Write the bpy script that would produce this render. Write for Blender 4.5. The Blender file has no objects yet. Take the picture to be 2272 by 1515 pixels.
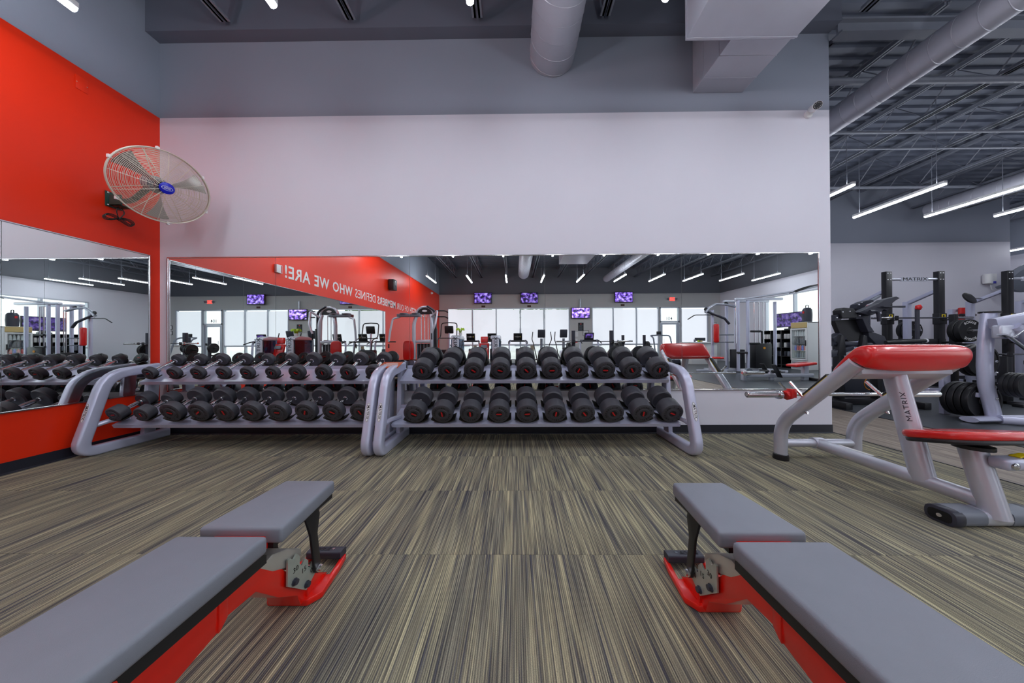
import bpy, bmesh, math, random
from mathutils import Vector, Matrix
random.seed(7)
SC = bpy.context.scene
COL = SC.collection
V = Vector

# ---------------------------------------------------------------- camera
# fitted to the photograph: metres, camera 1.024 m above the floor, mirror wall at y = D
CAM_H, D, XL, XR = 1.024, 3.1633, -4.047, 3.534
YAW, PITCH, ROLL, FPX = .0093, .0036, -.005, 622.43
fwd = V((-math.sin(YAW)*math.cos(PITCH), math.cos(YAW)*math.cos(PITCH), math.sin(PITCH)))
rgt = V((math.cos(YAW), math.sin(YAW), 0)); upv = rgt.cross(fwd)
r2 = math.cos(ROLL)*rgt + math.sin(ROLL)*upv; u2 = -math.sin(ROLL)*rgt + math.cos(ROLL)*upv
cam = bpy.data.cameras.new('camera'); camo = bpy.data.objects.new('camera', cam); COL.objects.link(camo)
camo.matrix_world = Matrix(((r2.x, u2.x, -fwd.x, 0), (r2.y, u2.y, -fwd.y, 0), (r2.z, u2.z, -fwd.z, CAM_H), (0, 0, 0, 1)))
cam.sensor_width = 36; cam.sensor_fit = 'HORIZONTAL'; cam.lens = FPX/2272*36; cam.clip_start = .02; cam.clip_end = 300
SC.camera = camo

# ---------------------------------------------------------------- sky, exposure
W = bpy.data.worlds.new('sky'); SC.world = W; W.use_nodes = True
bg = W.node_tree.nodes['Background']; bg.inputs[0].default_value = (.93, .96, 1.0, 1); bg.inputs[1].default_value = 1.9
SC.view_settings.view_transform = 'Standard'; SC.view_settings.look = 'None'; SC.view_settings.gamma = 1
SC.view_settings.use_curve_mapping = False; SC.view_settings.exposure = 0.42
SHADE_EMIT, UP_W, LENS_EMIT = .95, 4.0, 45.0     # daylight on the roller shades, each lamp's uplight, its lens

cy_ = SC.cycles; cy_.max_bounces = 8; cy_.diffuse_bounces = 4; cy_.glossy_bounces = 6; cy_.transparent_max_bounces = 10; cy_.caustics_reflective = False; cy_.caustics_refractive = False
# ---------------------------------------------------------------- materials
def lin(c):
    return tuple(((x/255)/12.92 if x/255 <= .04045 else ((x/255+.055)/1.055)**2.4) for x in c)
MATS = {}
def mat(name, rgb, rough=.5, metal=0., var=0., vscale=8., bump=0., bscale=200., emit=0., coat=0., spec=.5):
    if name in MATS: return MATS[name]
    m = bpy.data.materials.new(name); m.use_nodes = True; nt = m.node_tree; N = nt.nodes; L = nt.links
    p = N['Principled BSDF']; c = lin(rgb)
    p.inputs['Base Color'].default_value = (*c, 1); p.inputs['Roughness'].default_value = rough; p.inputs['Metallic'].default_value = metal
    p.inputs['Specular IOR Level'].default_value = spec
    if coat: p.inputs['Coat Weight'].default_value = coat; p.inputs['Coat Roughness'].default_value = .12
    if emit: p.inputs['Emission Color'].default_value = (*c, 1); p.inputs['Emission Strength'].default_value = emit
    if var or bump:
        tc = N.new('ShaderNodeTexCoord')
    if var:
        n = N.new('ShaderNodeTexNoise'); n.inputs['Scale'].default_value = vscale; n.inputs['Detail'].default_value = 4
        L.new(tc.outputs['Object'], n.inputs['Vector'])
        mx = N.new('ShaderNodeMix'); mx.data_type = 'RGBA'
        mx.inputs['A'].default_value = (*[x*(1-var) for x in c], 1); mx.inputs['B'].default_value = (*[min(1, x*(1+var)) for x in c], 1)
        L.new(n.outputs['Fac'], mx.inputs['Factor']); L.new(mx.outputs['Result'], p.inputs['Base Color'])
    if bump:
        n2 = N.new('ShaderNodeTexNoise'); n2.inputs['Scale'].default_value = bscale; L.new(tc.outputs['Object'], n2.inputs['Vector'])
        b = N.new('ShaderNodeBump'); b.inputs['Strength'].default_value = bump; b.inputs['Distance'].default_value = .002
        L.new(n2.outputs['Fac'], b.inputs['Height']); L.new(b.outputs['Normal'], p.inputs['Normal'])
    MATS[name] = m; return m
M = dict(
    white=mat('white wall paint', (222, 221, 231), .55, var=.02, vscale=2, bump=.05),
    red=mat('red wall paint', (232, 46, 8), .38, var=.04, vscale=2, bump=.05),
    grey=mat('grey wall paint', (146, 152, 166), .6, var=.03, vscale=2, bump=.05),
    dark=mat('dark grey ceiling paint', (104, 108, 122), .6, var=.06, vscale=3),
    deck=mat('dark painted steel deck', (100, 106, 122), .55, var=.12, vscale=5),
    joist=mat('painted joist steel', (126, 130, 142), .5, var=.08),
    duct=mat('galvanised duct', (186, 187, 198), .42, .3, var=.05, vscale=6),
    base=mat('black vinyl cove base', (34, 36, 46), .35, var=.1),
    silver=mat('silver grey powder coat', (198, 201, 224), .32, .25, var=.02, coat=.4),
    silver2=mat('bright silver paint', (205, 208, 220), .3, .4, coat=.4),
    chrome=mat('chrome', (215, 215, 218), .14, 1.),
    steel=mat('brushed steel', (206, 204, 197), .3, .6, var=.06, vscale=30),
    zinc=mat('zinc plated steel', (176, 184, 174), .34, .4, var=.1, vscale=40),
    rubber=mat('black urethane', (62, 62, 69), .5, var=.12, vscale=25, bump=.15),
    letter=mat('black raised letters', (14, 14, 16), .4),
    hole=mat('dark cap', (12, 12, 18), .3),
    redmark=mat('red print', (196, 24, 30), .5),
    saddle=mat('black saddle plastic', (28, 26, 22), .4),
    black=mat('black powder coat', (26, 26, 30), .4, var=.1),
    black2=mat('charcoal steel', (52, 54, 66), .42, var=.08),
    pad=mat('charcoal vinyl pad', (126, 130, 140), .42, var=.07, vscale=14, bump=.25, bscale=900),
    redvinyl=mat('red vinyl upholstery', (214, 28, 26), .26, var=.05, coat=.5),
    redcoat=mat('red powder coat', (228, 22, 6), .3, coat=.5),
    yellow=mat('yellow trim', (236, 208, 20), .45),
    bluep=mat('blue badge', (14, 24, 190), .35),
    blue2=mat('blue collar plastic', (40, 70, 220), .35),
    whitep=mat('white plastic', (232, 232, 232), .4),
    badge=mat('white badge', (236, 236, 240), .4),
    greyp=mat('grey plastic', (120, 126, 138), .45),
    cage=mat('zinc fan wire', (214, 208, 192), .4, .2),
    blade=mat('fan blade aluminium', (168, 166, 160), .35, .7),
    greensteel=mat('dark green steel', (42, 78, 70), .4, .2),
    cordm=mat('black cord', (28, 34, 32), .5),
    rubberfloor=mat('black rubber floor', (66, 70, 74), .36, var=.12, vscale=60),
    lens=mat('lamp lens', (240, 245, 255), .4, emit=LENS_EMIT),
    shade=None, frame=mat('anodised window frame', (196, 200, 210), .35, .5),
    wood=mat('light wood', (190, 150, 90), .5, var=.15, vscale=12),
    paper=mat('paper', (235, 235, 235), .7), amber=mat('amber tag', (226, 150, 30), .5),
    lime=mat('lime leaf', (170, 206, 40), .5), brownp=mat('brown plaque', (78, 40, 26), .5),
    skin=mat('tan panel', (206, 180, 120), .5), plate=mat('black iron plate', (30, 30, 32), .42, .2, var=.15, vscale=30),
    exitred=mat('exit sign face', (255, 70, 60), .5, emit=1.6), concrete=mat('pale concrete', (205, 203, 198), .8, var=.08),
    bld=mat('pale stucco', (226, 224, 226), .8), leaf=mat('tree leaf', (96, 124, 78), .7, var=.3, vscale=3), bark=mat('bark', (88, 70, 54), .8, var=.2),
    orange=mat('orange print', (240, 150, 30), .5), signo=mat('orange notice', (198, 84, 40), .5),
)
def shade_material():
    m = bpy.data.materials.new('sunlit roller shade'); m.use_nodes = True; nt = m.node_tree; N = nt.nodes; L = nt.links
    for n in list(N): N.remove(n)
    o = N.new('ShaderNodeOutputMaterial'); mx = N.new('ShaderNodeMixShader'); mx.inputs[0].default_value = .76
    t = N.new('ShaderNodeBsdfTransparent'); ad = N.new('ShaderNodeAddShader'); d = N.new('ShaderNodeBsdfDiffuse'); d.inputs[0].default_value = (.7, .7, .74, 1)
    e = N.new('ShaderNodeEmission'); e.inputs[0].default_value = (.9, .92, 1, 1); e.inputs[1].default_value = SHADE_EMIT*.5
    L.new(d.outputs[0], ad.inputs[0]); L.new(e.outputs[0], ad.inputs[1]); L.new(t.outputs[0], mx.inputs[1]); L.new(ad.outputs[0], mx.inputs[2]); L.new(mx.outputs[0], o.inputs[0])
    return m
M['shade'] = shade_material()
def glass_material(name, tint, refl):
    m = bpy.data.materials.new(name); m.use_nodes = True; nt = m.node_tree; N = nt.nodes; L = nt.links
    for n in list(N): N.remove(n)
    o = N.new('ShaderNodeOutputMaterial'); mx = N.new('ShaderNodeMixShader'); mx.inputs[0].default_value = refl
    t = N.new('ShaderNodeBsdfTransparent'); t.inputs[0].default_value = (*tint, 1); g = N.new('ShaderNodeBsdfGlossy'); g.inputs['Roughness'].default_value = .02
    L.new(t.outputs[0], mx.inputs[1]); L.new(g.outputs[0], mx.inputs[2]); L.new(mx.outputs[0], o.inputs[0]); return m
M['glass'] = glass_material('window glass', (.94, .97, .97), .06)
M['smoke'] = glass_material('smoked plastic shroud', (.2, .28, .38), .1)
def mirror_material():
    m = bpy.data.materials.new('mirror glass'); m.use_nodes = True; nt = m.node_tree; p = nt.nodes['Principled BSDF']
    n = nt.nodes.new('ShaderNodeTexNoise'); n.inputs['Scale'].default_value = 1.5
    mx = nt.nodes.new('ShaderNodeMix'); mx.data_type = 'RGBA'; mx.inputs['A'].default_value = (.86, .90, .885, 1); mx.inputs['B'].default_value = (.89, .92, .91, 1)
    nt.links.new(n.outputs['Fac'], mx.inputs['Factor']); nt.links.new(mx.outputs['Result'], p.inputs['Base Color'])
    p.inputs['Metallic'].default_value = 1; p.inputs['Roughness'].default_value = 0.0; return m
M['mirror'] = mirror_material()
def carpet_material():
    m = bpy.data.materials.new('striped loop carpet'); m.use_nodes = True; nt = m.node_tree; N = nt.nodes; L = nt.links; p = N['Principled BSDF']
    tc = N.new('ShaderNodeTexCoord'); oi = N.new('ShaderNodeObjectInfo')
    mul = N.new('ShaderNodeMath'); mul.operation = 'MULTIPLY'; mul.inputs[1].default_value = 73.0; L.new(oi.outputs['Random'], mul.inputs[0])
    cx = N.new('ShaderNodeCombineXYZ'); L.new(mul.outputs[0], cx.inputs[0]); L.new(mul.outputs[0], cx.inputs[1])
    ad = N.new('ShaderNodeVectorMath'); ad.operation = 'ADD'; L.new(tc.outputs['Object'], ad.inputs[0]); L.new(cx.outputs[0], ad.inputs[1])
    def noise(sx, sy, det):
        mp = N.new('ShaderNodeMapping'); mp.inputs['Scale'].default_value = (sx, sy, 1); L.new(ad.outputs[0], mp.inputs['Vector'])
        n = N.new('ShaderNodeTexNoise'); n.inputs['Scale'].default_value = 1; n.inputs['Detail'].default_value = det; L.new(mp.outputs[0], n.inputs['Vector']); return n
    a = noise(105, 1.6, 3); b = noise(16, 1.1, 2); c = noise(170, 2.5, 1)
    r1 = N.new('ShaderNodeValToRGB'); L.new(a.outputs['Fac'], r1.inputs[0])
    el = r1.color_ramp.elements; el[0].position = .34; el[0].color = (*lin((98, 98, 106)), 1); el[1].position = .68; el[1].color = (*lin((202, 195, 167)), 1)
    e = el.new(.47); e.color = (*lin((148, 143, 126)), 1); e = el.new(.54); e.color = (*lin((164, 158, 138)), 1)
    r2_ = N.new('ShaderNodeValToRGB'); L.new(b.outputs['Fac'], r2_.inputs[0]); el = r2_.color_ramp.elements
    el[0].position = .36; el[0].color = (.68, .69, .75, 1); el[1].position = .6; el[1].color = (1.12, 1.1, 1.02, 1)
    r3 = N.new('ShaderNodeValToRGB'); L.new(c.outputs['Fac'], r3.inputs[0]); el = r3.color_ramp.elements
    el[0].position = .38; el[0].color = (.62, .62, .66, 1); el[1].position = .52; el[1].color = (1.05, 1.05, 1.02, 1)
    def mulc(x, y):
        k = N.new('ShaderNodeMix'); k.data_type = 'RGBA'; k.blend_type = 'MULTIPLY'; k.inputs['Factor'].default_value = 1
        L.new(x, k.inputs['A']); L.new(y, k.inputs['B']); return k.outputs['Result']
    q = mulc(mulc(r1.outputs[0], r2_.outputs[0]), r3.outputs[0])
    w = N.new('ShaderNodeTexWave'); w.wave_type = 'BANDS'; w.bands_direction = 'X'; w.inputs['Scale'].default_value = 42; w.inputs['Distortion'].default_value = .6
    w.inputs['Detail'].default_value = 1; w.inputs['Detail Scale'].default_value = 3
    L.new(ad.outputs[0], w.inputs['Vector'])
    r4 = N.new('ShaderNodeValToRGB'); L.new(w.outputs['Fac'], r4.inputs[0]); el = r4.color_ramp.elements
    el[0].position = .1; el[0].color = (.56, .56, .59, 1); el[1].position = .5; el[1].color = (1.1, 1.1, 1.08, 1)
    q = mulc(q, r4.outputs[0])
    fz = N.new('ShaderNodeTexNoise'); fz.inputs['Scale'].default_value = 420; L.new(ad.outputs[0], fz.inputs['Vector'])
    r5 = N.new('ShaderNodeValToRGB'); L.new(fz.outputs['Fac'], r5.inputs[0]); el = r5.color_ramp.elements
    el[0].position = .3; el[0].color = (.7, .7, .7, 1); el[1].position = .62; el[1].color = (1.15, 1.15, 1.12, 1)
    q = mulc(q, r5.outputs[0]); L.new(q, p.inputs['Base Color'])
    p.inputs['Roughness'].default_value = .9; p.inputs['Specular IOR Level'].default_value = .15
    bp = N.new('ShaderNodeBump'); bp.inputs['Strength'].default_value = .35; bp.inputs['Distance'].default_value = .004; L.new(w.outputs['Fac'], bp.inputs['Height']); L.new(bp.outputs['Normal'], p.inputs['Normal'])
    return m
M['carpet'] = carpet_material()
def plank_material():
    m = bpy.data.materials.new('wood look plank'); m.use_nodes = True; nt = m.node_tree; N = nt.nodes; L = nt.links; p = N['Principled BSDF']
    tc = N.new('ShaderNodeTexCoord'); oi = N.new('ShaderNodeObjectInfo')
    mul = N.new('ShaderNodeMath'); mul.operation = 'MULTIPLY'; mul.inputs[1].default_value = 41; L.new(oi.outputs['Random'], mul.inputs[0])
    cx = N.new('ShaderNodeCombineXYZ'); L.new(mul.outputs[0], cx.inputs[0]); L.new(mul.outputs[0], cx.inputs[1])
    ad = N.new('ShaderNodeVectorMath'); L.new(tc.outputs['Object'], ad.inputs[0]); L.new(cx.outputs[0], ad.inputs[1])
    mp = N.new('ShaderNodeMapping'); mp.inputs['Scale'].default_value = (38, 2.2, 1); L.new(ad.outputs[0], mp.inputs['Vector'])
    n = N.new('ShaderNodeTexNoise'); n.inputs['Scale'].default_value = 1; n.inputs['Detail'].default_value = 5; L.new(mp.outputs[0], n.inputs['Vector'])
    r = N.new('ShaderNodeValToRGB'); L.new(n.outputs['Fac'], r.inputs[0]); el = r.color_ramp.elements
    el[0].position = .3; el[0].color = (*lin((104, 92, 82)), 1); el[1].position = .7; el[1].color = (*lin((168, 154, 138)), 1)
    L.new(r.outputs[0], p.inputs['Base Color']); p.inputs['Roughness'].default_value = .42; return m
M['plank'] = plank_material()
def screen_material(name, seed, bright):
    m = bpy.data.materials.new(name); m.use_nodes = True; nt = m.node_tree; N = nt.nodes; L = nt.links; p = N['Principled BSDF']
    tc = N.new('ShaderNodeTexCoord'); mp = N.new('ShaderNodeMapping'); mp.inputs['Location'].default_value = (seed, seed*2, 0); L.new(tc.outputs['Object'], mp.inputs['Vector'])
    n = N.new('ShaderNodeTexNoise'); n.inputs['Scale'].default_value = 7; n.inputs['Detail'].default_value = 6; L.new(mp.outputs[0], n.inputs['Vector'])
    r = N.new('ShaderNodeValToRGB'); L.new(n.outputs['Fac'], r.inputs[0]); el = r.color_ramp.elements
    el[0].position = .42; el[0].color = (.012, .008, .035, 1); el[1].position = .66; el[1].color = (.5, .38, .9, 1); e = el.new(.52); e.color = (.16, .07, .55, 1)
    L.new(r.outputs[0], p.inputs['Emission Color']); p.inputs['Emission Strength'].default_value = bright; p.inputs['Base Color'].default_value = (.02, .02, .03, 1); p.inputs['Roughness'].default_value = .2
    return m

# ---------------------------------------------------------------- mesh building
def fillet(pts, r, n=6):
    pts = [V(p) for p in pts]; out = [pts[0]]
    for i in range(1, len(pts)-1):
        a, b, c = pts[i-1], pts[i], pts[i+1]
        rr = r[i] if isinstance(r, (list, tuple)) else r
        d1 = (a-b); d2 = (c-b); l1, l2 = d1.length, d2.length; d1.normalize(); d2.normalize()
        k = min(rr, l1*.49, l2*.49)
        if k < 1e-5: out.append(b); continue
        p, q = b+d1*k, b+d2*k
        for j in range(n+1):
            t = j/n; out.append(p*(1-t)**2 + b*2*t*(1-t) + q*t*t)
    out.append(pts[-1]); return out
def circ(r, seg): return [(r*math.cos(2*math.pi*i/seg), r*math.sin(2*math.pi*i/seg)) for i in range(seg)]
def rrect(a, b, r, n=3):
    o = []
    for cx, cy, s in ((a-r, b-r, 0), (-a+r, b-r, 1), (-a+r, -b+r, 2), (a-r, -b+r, 3)):
        for j in range(n+1):
            t = (s+j/n)*math.pi/2; o.append((cx+r*math.cos(t), cy+r*math.sin(t)))
    return o
class MB:
    def __init__(s): s.v = []; s.f = []; s.m = []; s.slot = 0
    def add(s, vs, fs):
        k = len(s.v); s.v += [tuple(p) for p in vs]; s.f += [tuple(i+k for i in f) for f in fs]; s.m += [s.slot]*len(fs); return s
    def box(s, a, b, rot=None, piv=None):
        x0, y0, z0 = a; x1, y1, z1 = b
        vs = [V(p) for p in ((x0,y0,z0),(x1,y0,z0),(x1,y1,z0),(x0,y1,z0),(x0,y0,z1),(x1,y0,z1),(x1,y1,z1),(x0,y1,z1))]
        if rot is not None:
            c = V(piv) if piv is not None else sum(vs, V((0,0,0)))/8
            vs = [rot @ (p-c) + c for p in vs]
        return s.add(vs, [(0,3,2,1),(4,5,6,7),(0,1,5,4),(1,2,6,5),(2,3,7,6),(3,0,4,7)])
    def cbox(s, c, d, rot=None):
        c, d = V(c), V(d)/2; return s.box(c-d, c+d, rot)
    def sweep(s, path, prof, side=None, caps=True, scale=None, closed=False):
        path = [V(p) for p in path]; n = len(path); k = len(prof); vs = []; fs = []; prev = None
        for i, p in enumerate(path):
            if closed: t = path[(i+1) % n]-path[i-1]
            else: t = path[min(i+1, n-1)]-path[max(i-1, 0)]
            t.normalize()
            if side is not None: u = V(side); u = (u-t*u.dot(t)).normalized()
            else:
                if prev is None:
                    h = V((0,0,1)) if abs(t.z) < .9 else V((1,0,0)); u = t.cross(h).normalized()
                else: u = (prev-t*prev.dot(t)).normalized()
                prev = u
            w = u.cross(t)
            sc = scale[i] if scale else 1
            vs += [p+u*a*sc+w*b*sc for a, b in prof]
        for i in range(n if closed else n-1):
            for j in range(k):
                a = i*k+j; b = i*k+(j+1) % k; i2 = (i+1) % n; fs.append((a, b, i2*k+(j+1) % k, i2*k+j))
        if caps and not closed: fs += [tuple(range(k))[::-1], tuple(range((n-1)*k, n*k))]
        return s.add(vs, fs)
    def tube(s, path, r, seg=10, **kw): return s.sweep(path, circ(r, seg), **kw)
    def ring(s, c, nrm, R, r, seg=32, ps=6):
        nrm = V(nrm).normalized(); h = V((0,0,1)) if abs(nrm.z) < .9 else V((1,0,0)); u = nrm.cross(h).normalized(); w = nrm.cross(u); c = V(c)
        return s.sweep([c+u*R*math.cos(2*math.pi*i/seg)+w*R*math.sin(2*math.pi*i/seg) for i in range(seg)], circ(r, ps), closed=True)
    def lathe(s, prof, c=(0,0,0), ax=(0,0,1), seg=24):
        # prof: (radius, height along axis)
        ax = V(ax).normalized(); h = V((0,0,1)) if abs(ax.z) < .9 else V((1,0,0)); u = ax.cross(h).normalized(); w = ax.cross(u); c = V(c); vs = []; fs = []; n = len(prof)
        for r, z in prof:
            r = max(r, 1e-4)
            vs += [c+ax*z+u*r*math.cos(2*math.pi*j/seg)+w*r*math.sin(2*math.pi*j/seg) for j in range(seg)]
        for i in range(n-1):
            for j in range(seg): fs.append((i*seg+j, i*seg+(j+1) % seg, (i+1)*seg+(j+1) % seg, (i+1)*seg+j))
        fs += [tuple(range(seg))[::-1], tuple(range((n-1)*seg, n*seg))]
        return s.add(vs, fs)
    def prism(s, poly, a, b, axis='x'):
        # poly: 2-D outline, extruded from a to b along axis ('x': (y,z), 'y': (x,z), 'z': (x,y))
        def P(p, t): return {'x': (t, p[0], p[1]), 'y': (p[0], t, p[1]), 'z': (p[0], p[1], t)}[axis]
        n = len(poly); vs = [P(p, a) for p in poly]+[P(p, b) for p in poly]
        fs = [tuple(range(n))[::-1], tuple(range(n, 2*n))]+[(i, (i+1) % n, n+(i+1) % n, n+i) for i in range(n)]
        return s.add(vs, fs)
    def mesh(s, name, mats, bevel=0, bseg=2, smooth=True):
        me = bpy.data.meshes.new(name); bm = bmesh.new(); vv = [bm.verts.new(p) for p in s.v]
        for f, mi in zip(s.f, s.m):
            try: fc = bm.faces.new([vv[i] for i in f]); fc.material_index = mi
            except ValueError: pass
        bmesh.ops.recalc_face_normals(bm, faces=bm.faces)
        if bevel:
            ed = [e for e in bm.edges if len(e.link_faces) == 2 and e.calc_face_angle(0) > .5]
            bmesh.ops.bevel(bm, geom=ed, offset=bevel, segments=bseg, profile=.5, affect='EDGES', clamp_overlap=True)
        for f in bm.faces: f.smooth = smooth
        for e in bm.edges:
            e.smooth = len(e.link_faces) == 2 and e.calc_face_angle(0) < .62
        bm.to_mesh(me); bm.free()
        for m in (mats if isinstance(mats, (list, tuple)) else [mats]): me.materials.append(m)
        return me
    def obj(s, name, mats, parent=None, bevel=0, bseg=2, smooth=True): return link(name, s.mesh(name, mats, bevel, bseg, smooth), parent)
def link(name, data, parent=None, loc=None, rot=None):
    o = bpy.data.objects.new(name, data); COL.objects.link(o)
    if parent is not None: o.parent = parent
    if loc is not None: o.location = loc
    if rot is not None: o.rotation_euler = rot
    return o
def thing(name, label, cat, loc=(0,0,0), rz=0., group=None):
    o = link(name, None, None, loc, (0,0,rz)); o.empty_display_size = .1; return tag(o, label, cat, group)
def tag(o, label, cat, group=None):
    o['label'] = label; o['category'] = cat
    if group: o['group'] = group
    return o
def struct(o, label, cat='room'):
    o['kind'] = 'structure'; o['label'] = label; o['category'] = cat; return o
def basis(x, y, loc):
    x, y = V(x).normalized(), V(y); y = (y-x*y.dot(x)).normalized(); z = x.cross(y)
    return Matrix(((x.x, y.x, z.x, loc[0]), (x.y, y.y, z.y, loc[1]), (x.z, y.z, z.z, loc[2]), (0,0,0,1)))
TXT = {}
def text_mesh(body, size, m, bold=0., ext=.0015, align='CENTER', xs=1., shear=0., sp=1.):
    key = (body, size, m.name, bold, ext, align, xs, shear, sp)
    if key in TXT: return TXT[key]
    cu = bpy.data.curves.new('t', 'FONT'); cu.body = body; cu.size = size; cu.extrude = ext; cu.offset = bold*size; cu.align_x = align; cu.align_y = 'CENTER'; cu.resolution_u = 2; cu.shear = shear; cu.space_character = sp
    o = bpy.data.objects.new('t', cu); COL.objects.link(o); dg = bpy.context.evaluated_depsgraph_get(); dg.update()
    me = bpy.data.meshes.new_from_object(o.evaluated_get(dg)); bpy.data.objects.remove(o); bpy.data.curves.remove(cu)
    if xs != 1: me.transform(Matrix.Diagonal((xs, 1, 1, 1)))
    me.materials.clear(); me.materials.append(m); TXT[key] = me; return me
def text(name, body, size, m, parent, loc, x, y, **kw):
    o = link(name, text_mesh(body, size, m, **kw), parent); o.matrix_local = basis(x, y, loc); return o
def ordn(i): return ('first', 'second', 'third', 'fourth', 'fifth', 'sixth', 'seventh', 'eighth', 'ninth', 'tenth', 'eleventh', 'twelfth', 'thirteenth', 'fourteenth')[i]
# ================================================================ the room
Z1, ZC, YF, YW, XE = 3.609, 5.02, -8.75, 7.5, 10.98     # paint line, deck, window wall, far wall, right wall
def wall(name, label, boxes, mats):
    b = MB()
    for sl, a, c in boxes: b.slot = sl; b.box(a, c)
    return struct(b.obj(name, mats, smooth=False), label, 'wall')
wall('wall_left', 'red painted side wall with grey band above, behind the fan', [(0, (XL-.15, YF-.15, 0), (XL, D+.15, Z1)), (1, (XL-.15, YF-.15, Z1), (XL, D+.15, ZC+.1))], [M['red'], M['grey']])
wall('wall_back', 'white wall carrying the long mirror, grey band above', [(0, (XL, D, 0), (XR, D+.15, Z1)), (1, (XL, D, Z1), (XR, D+.15, ZC+.1))], [M['white'], M['grey']])
wall('wall_return', 'white end of the mirror wall turning into the free weight area', [(0, (XR-.15, D+.15, 0), (XR, YW, Z1)), (1, (XR-.15, D+.15, Z1), (XR, YW, ZC+.1))], [M['white'], M['grey']])
wall('wall_far', 'pale wall behind the squat racks with a dark grey top', [(0, (XR-.15, YW, 0), (13.06, YW+.15, Z1)), (1, (XR-.15, YW, Z1), (13.06, YW+.15, ZC+.1))], [M['white'], M['grey']])
wall('wall_niche', 'white recessed wall beyond the far wall corner', [(0, (12.91, YW+.15, 0), (13.06, 9.6, Z1)), (1, (12.91, YW+.15, Z1), (13.06, 9.6, ZC+.1)),
     (0, (13.06, 9.6, 0), (15.4, 9.75, Z1-.6)), (1, (13.06, 9.6, Z1-.6), (15.4, 9.75, ZC+.1)), (0, (15.25, .9, 0), (15.4, 9.6, Z1)), (1, (15.25, .9, Z1), (15.4, 9.6, ZC+.1)), (0, (XE+.15, .75, 0), (15.4, .9, Z1)), (1, (XE+.15, .75, Z1), (15.4, .9, ZC+.1))], [M['white'], M['grey']])
WX1, WX2, DX, WX3 = (-3.608, -2.259, -.984, .312, 1.583, 2.945), (4.142, 5.283, 6.524, 7.70), (7.76, 8.80), (8.86, 10.31)
WT = 2.88
fb = [(1, (XL, YF-.15, Z1), (XE+.15, YF, ZC+.1)), (0, (XL, YF-.15, WT), (XE+.15, YF, Z1))]
for a, b_ in ((XL, WX1[0]), (WX1[-1], WX2[0]), (WX2[-1], DX[0]), (DX[1], WX3[0]), (WX3[-1], XE+.15)): fb.append((0, (a, YF-.15, 0), (b_, YF, WT)))
wall('wall_front', 'window wall opposite the mirrors, pale grey with a dark band above', fb, [mat('pale grey front wall', (206, 206, 204), .6, var=.02, bump=.05), mat('darker grey upper wall', (112, 115, 124), .6, var=.03, vscale=2)])  # lower part greyer than the white walls, upper band darker than the other bands
WY = (-6.07, -4.81, -3.55, -2.29, -1.03)
wall('wall_right', 'side wall with tall bright windows behind the drinks fridge', [(1, (XE, YF, Z1), (XE+.15, .9, ZC+.1)), (0, (XE, YF, WT+.05), (XE+.15, .9, Z1)), (0, (XE, YF, 0), (XE+.15, WY[0], WT+.05)), (0, (XE, WY[-1], 0), (XE+.15, .9, WT+.05)), (0, (XE, WY[0], 0), (XE+.15, WY[-1], .25))], [M['white'], MATS['darker grey upper wall']])  # upper band takes the window wall's darker grey
b = MB(); b.box((XL, 3.035, 4.467), (XR, D, ZC+.1)); struct(b.obj('trim_1', M['dark'], smooth=False), 'dark boxed soffit along the top of the mirror wall', 'soffit')
# --- windows
def window(name, label, xs, z0, z1, shade_to=None, axis='x', pos=YF):
    b = MB(); t = .045
    def bx(mb, a0, a1, y0, y1, q0, q1):
        mb.box((a0, y0, q0), (a1, y1, q1)) if axis == 'x' else mb.box((y0, a0, q0), (y1, a1, q1))
    o0, o1 = (pos-.11, pos+.015) if axis == 'x' else (pos-.015, pos+.11)
    bx(b, xs[0], xs[-1], o0, o1, z1-t, z1); bx(b, xs[0], xs[-1], o0, o1, z0, z0+t)
    bx(b, xs[0], xs[0]+t, o0, o1, z0+t, z1-t); bx(b, xs[-1]-t, xs[-1], o0, o1, z0+t, z1-t)
    w = struct(b.obj(name, M['frame'], smooth=False), label, 'window')
    for x in xs[1:-1]:
        b = MB(); bx(b, x-.03, x+.03, o0, o1, z0+t, z1-t); b.obj('mullion', M['frame'], w, smooth=False)
    b = MB(); bx(b, xs[0]+t, xs[-1]-t, o0+.01, o1-.02, .86, .91); b.obj('sill_rail', M['frame'], w, smooth=False)
    for a, c in zip(xs, xs[1:]):
        q = (pos-.07, pos-.064) if axis == 'x' else (pos+.064, pos+.07)
        b = MB(); bx(b, a+.03, c-.03, *q, z0+t, z1-t); b.obj('pane', M['glass'], w, smooth=False)
        if shade_to:
            b = MB(); bx(b, a+.045, c-.045, pos-.03, pos-.027, shade_to, z1-t-.05); b.obj('roller_shade', M['shade'], w, smooth=False)
            b = MB(); bx(b, a+.045, c-.045, pos-.04, pos-.018, shade_to-.02, shade_to); b.obj('shade_bar', M['frame'], w, smooth=False)
    return w
window('window_1', 'wide storefront window with white roller shades behind the cardio row', WX1, .08, WT, .93)
window('window_2', 'shaded storefront window between the grey pillar and the glass door', WX2, .08, WT, .93)
window('window_3', 'narrow shaded window beside the glass door near the corner', WX3, .08, WT, .93)
window('window_4', 'bright unshaded side windows behind the drinks fridge', WY, .25, WT+.05, None, 'y', XE)
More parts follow.
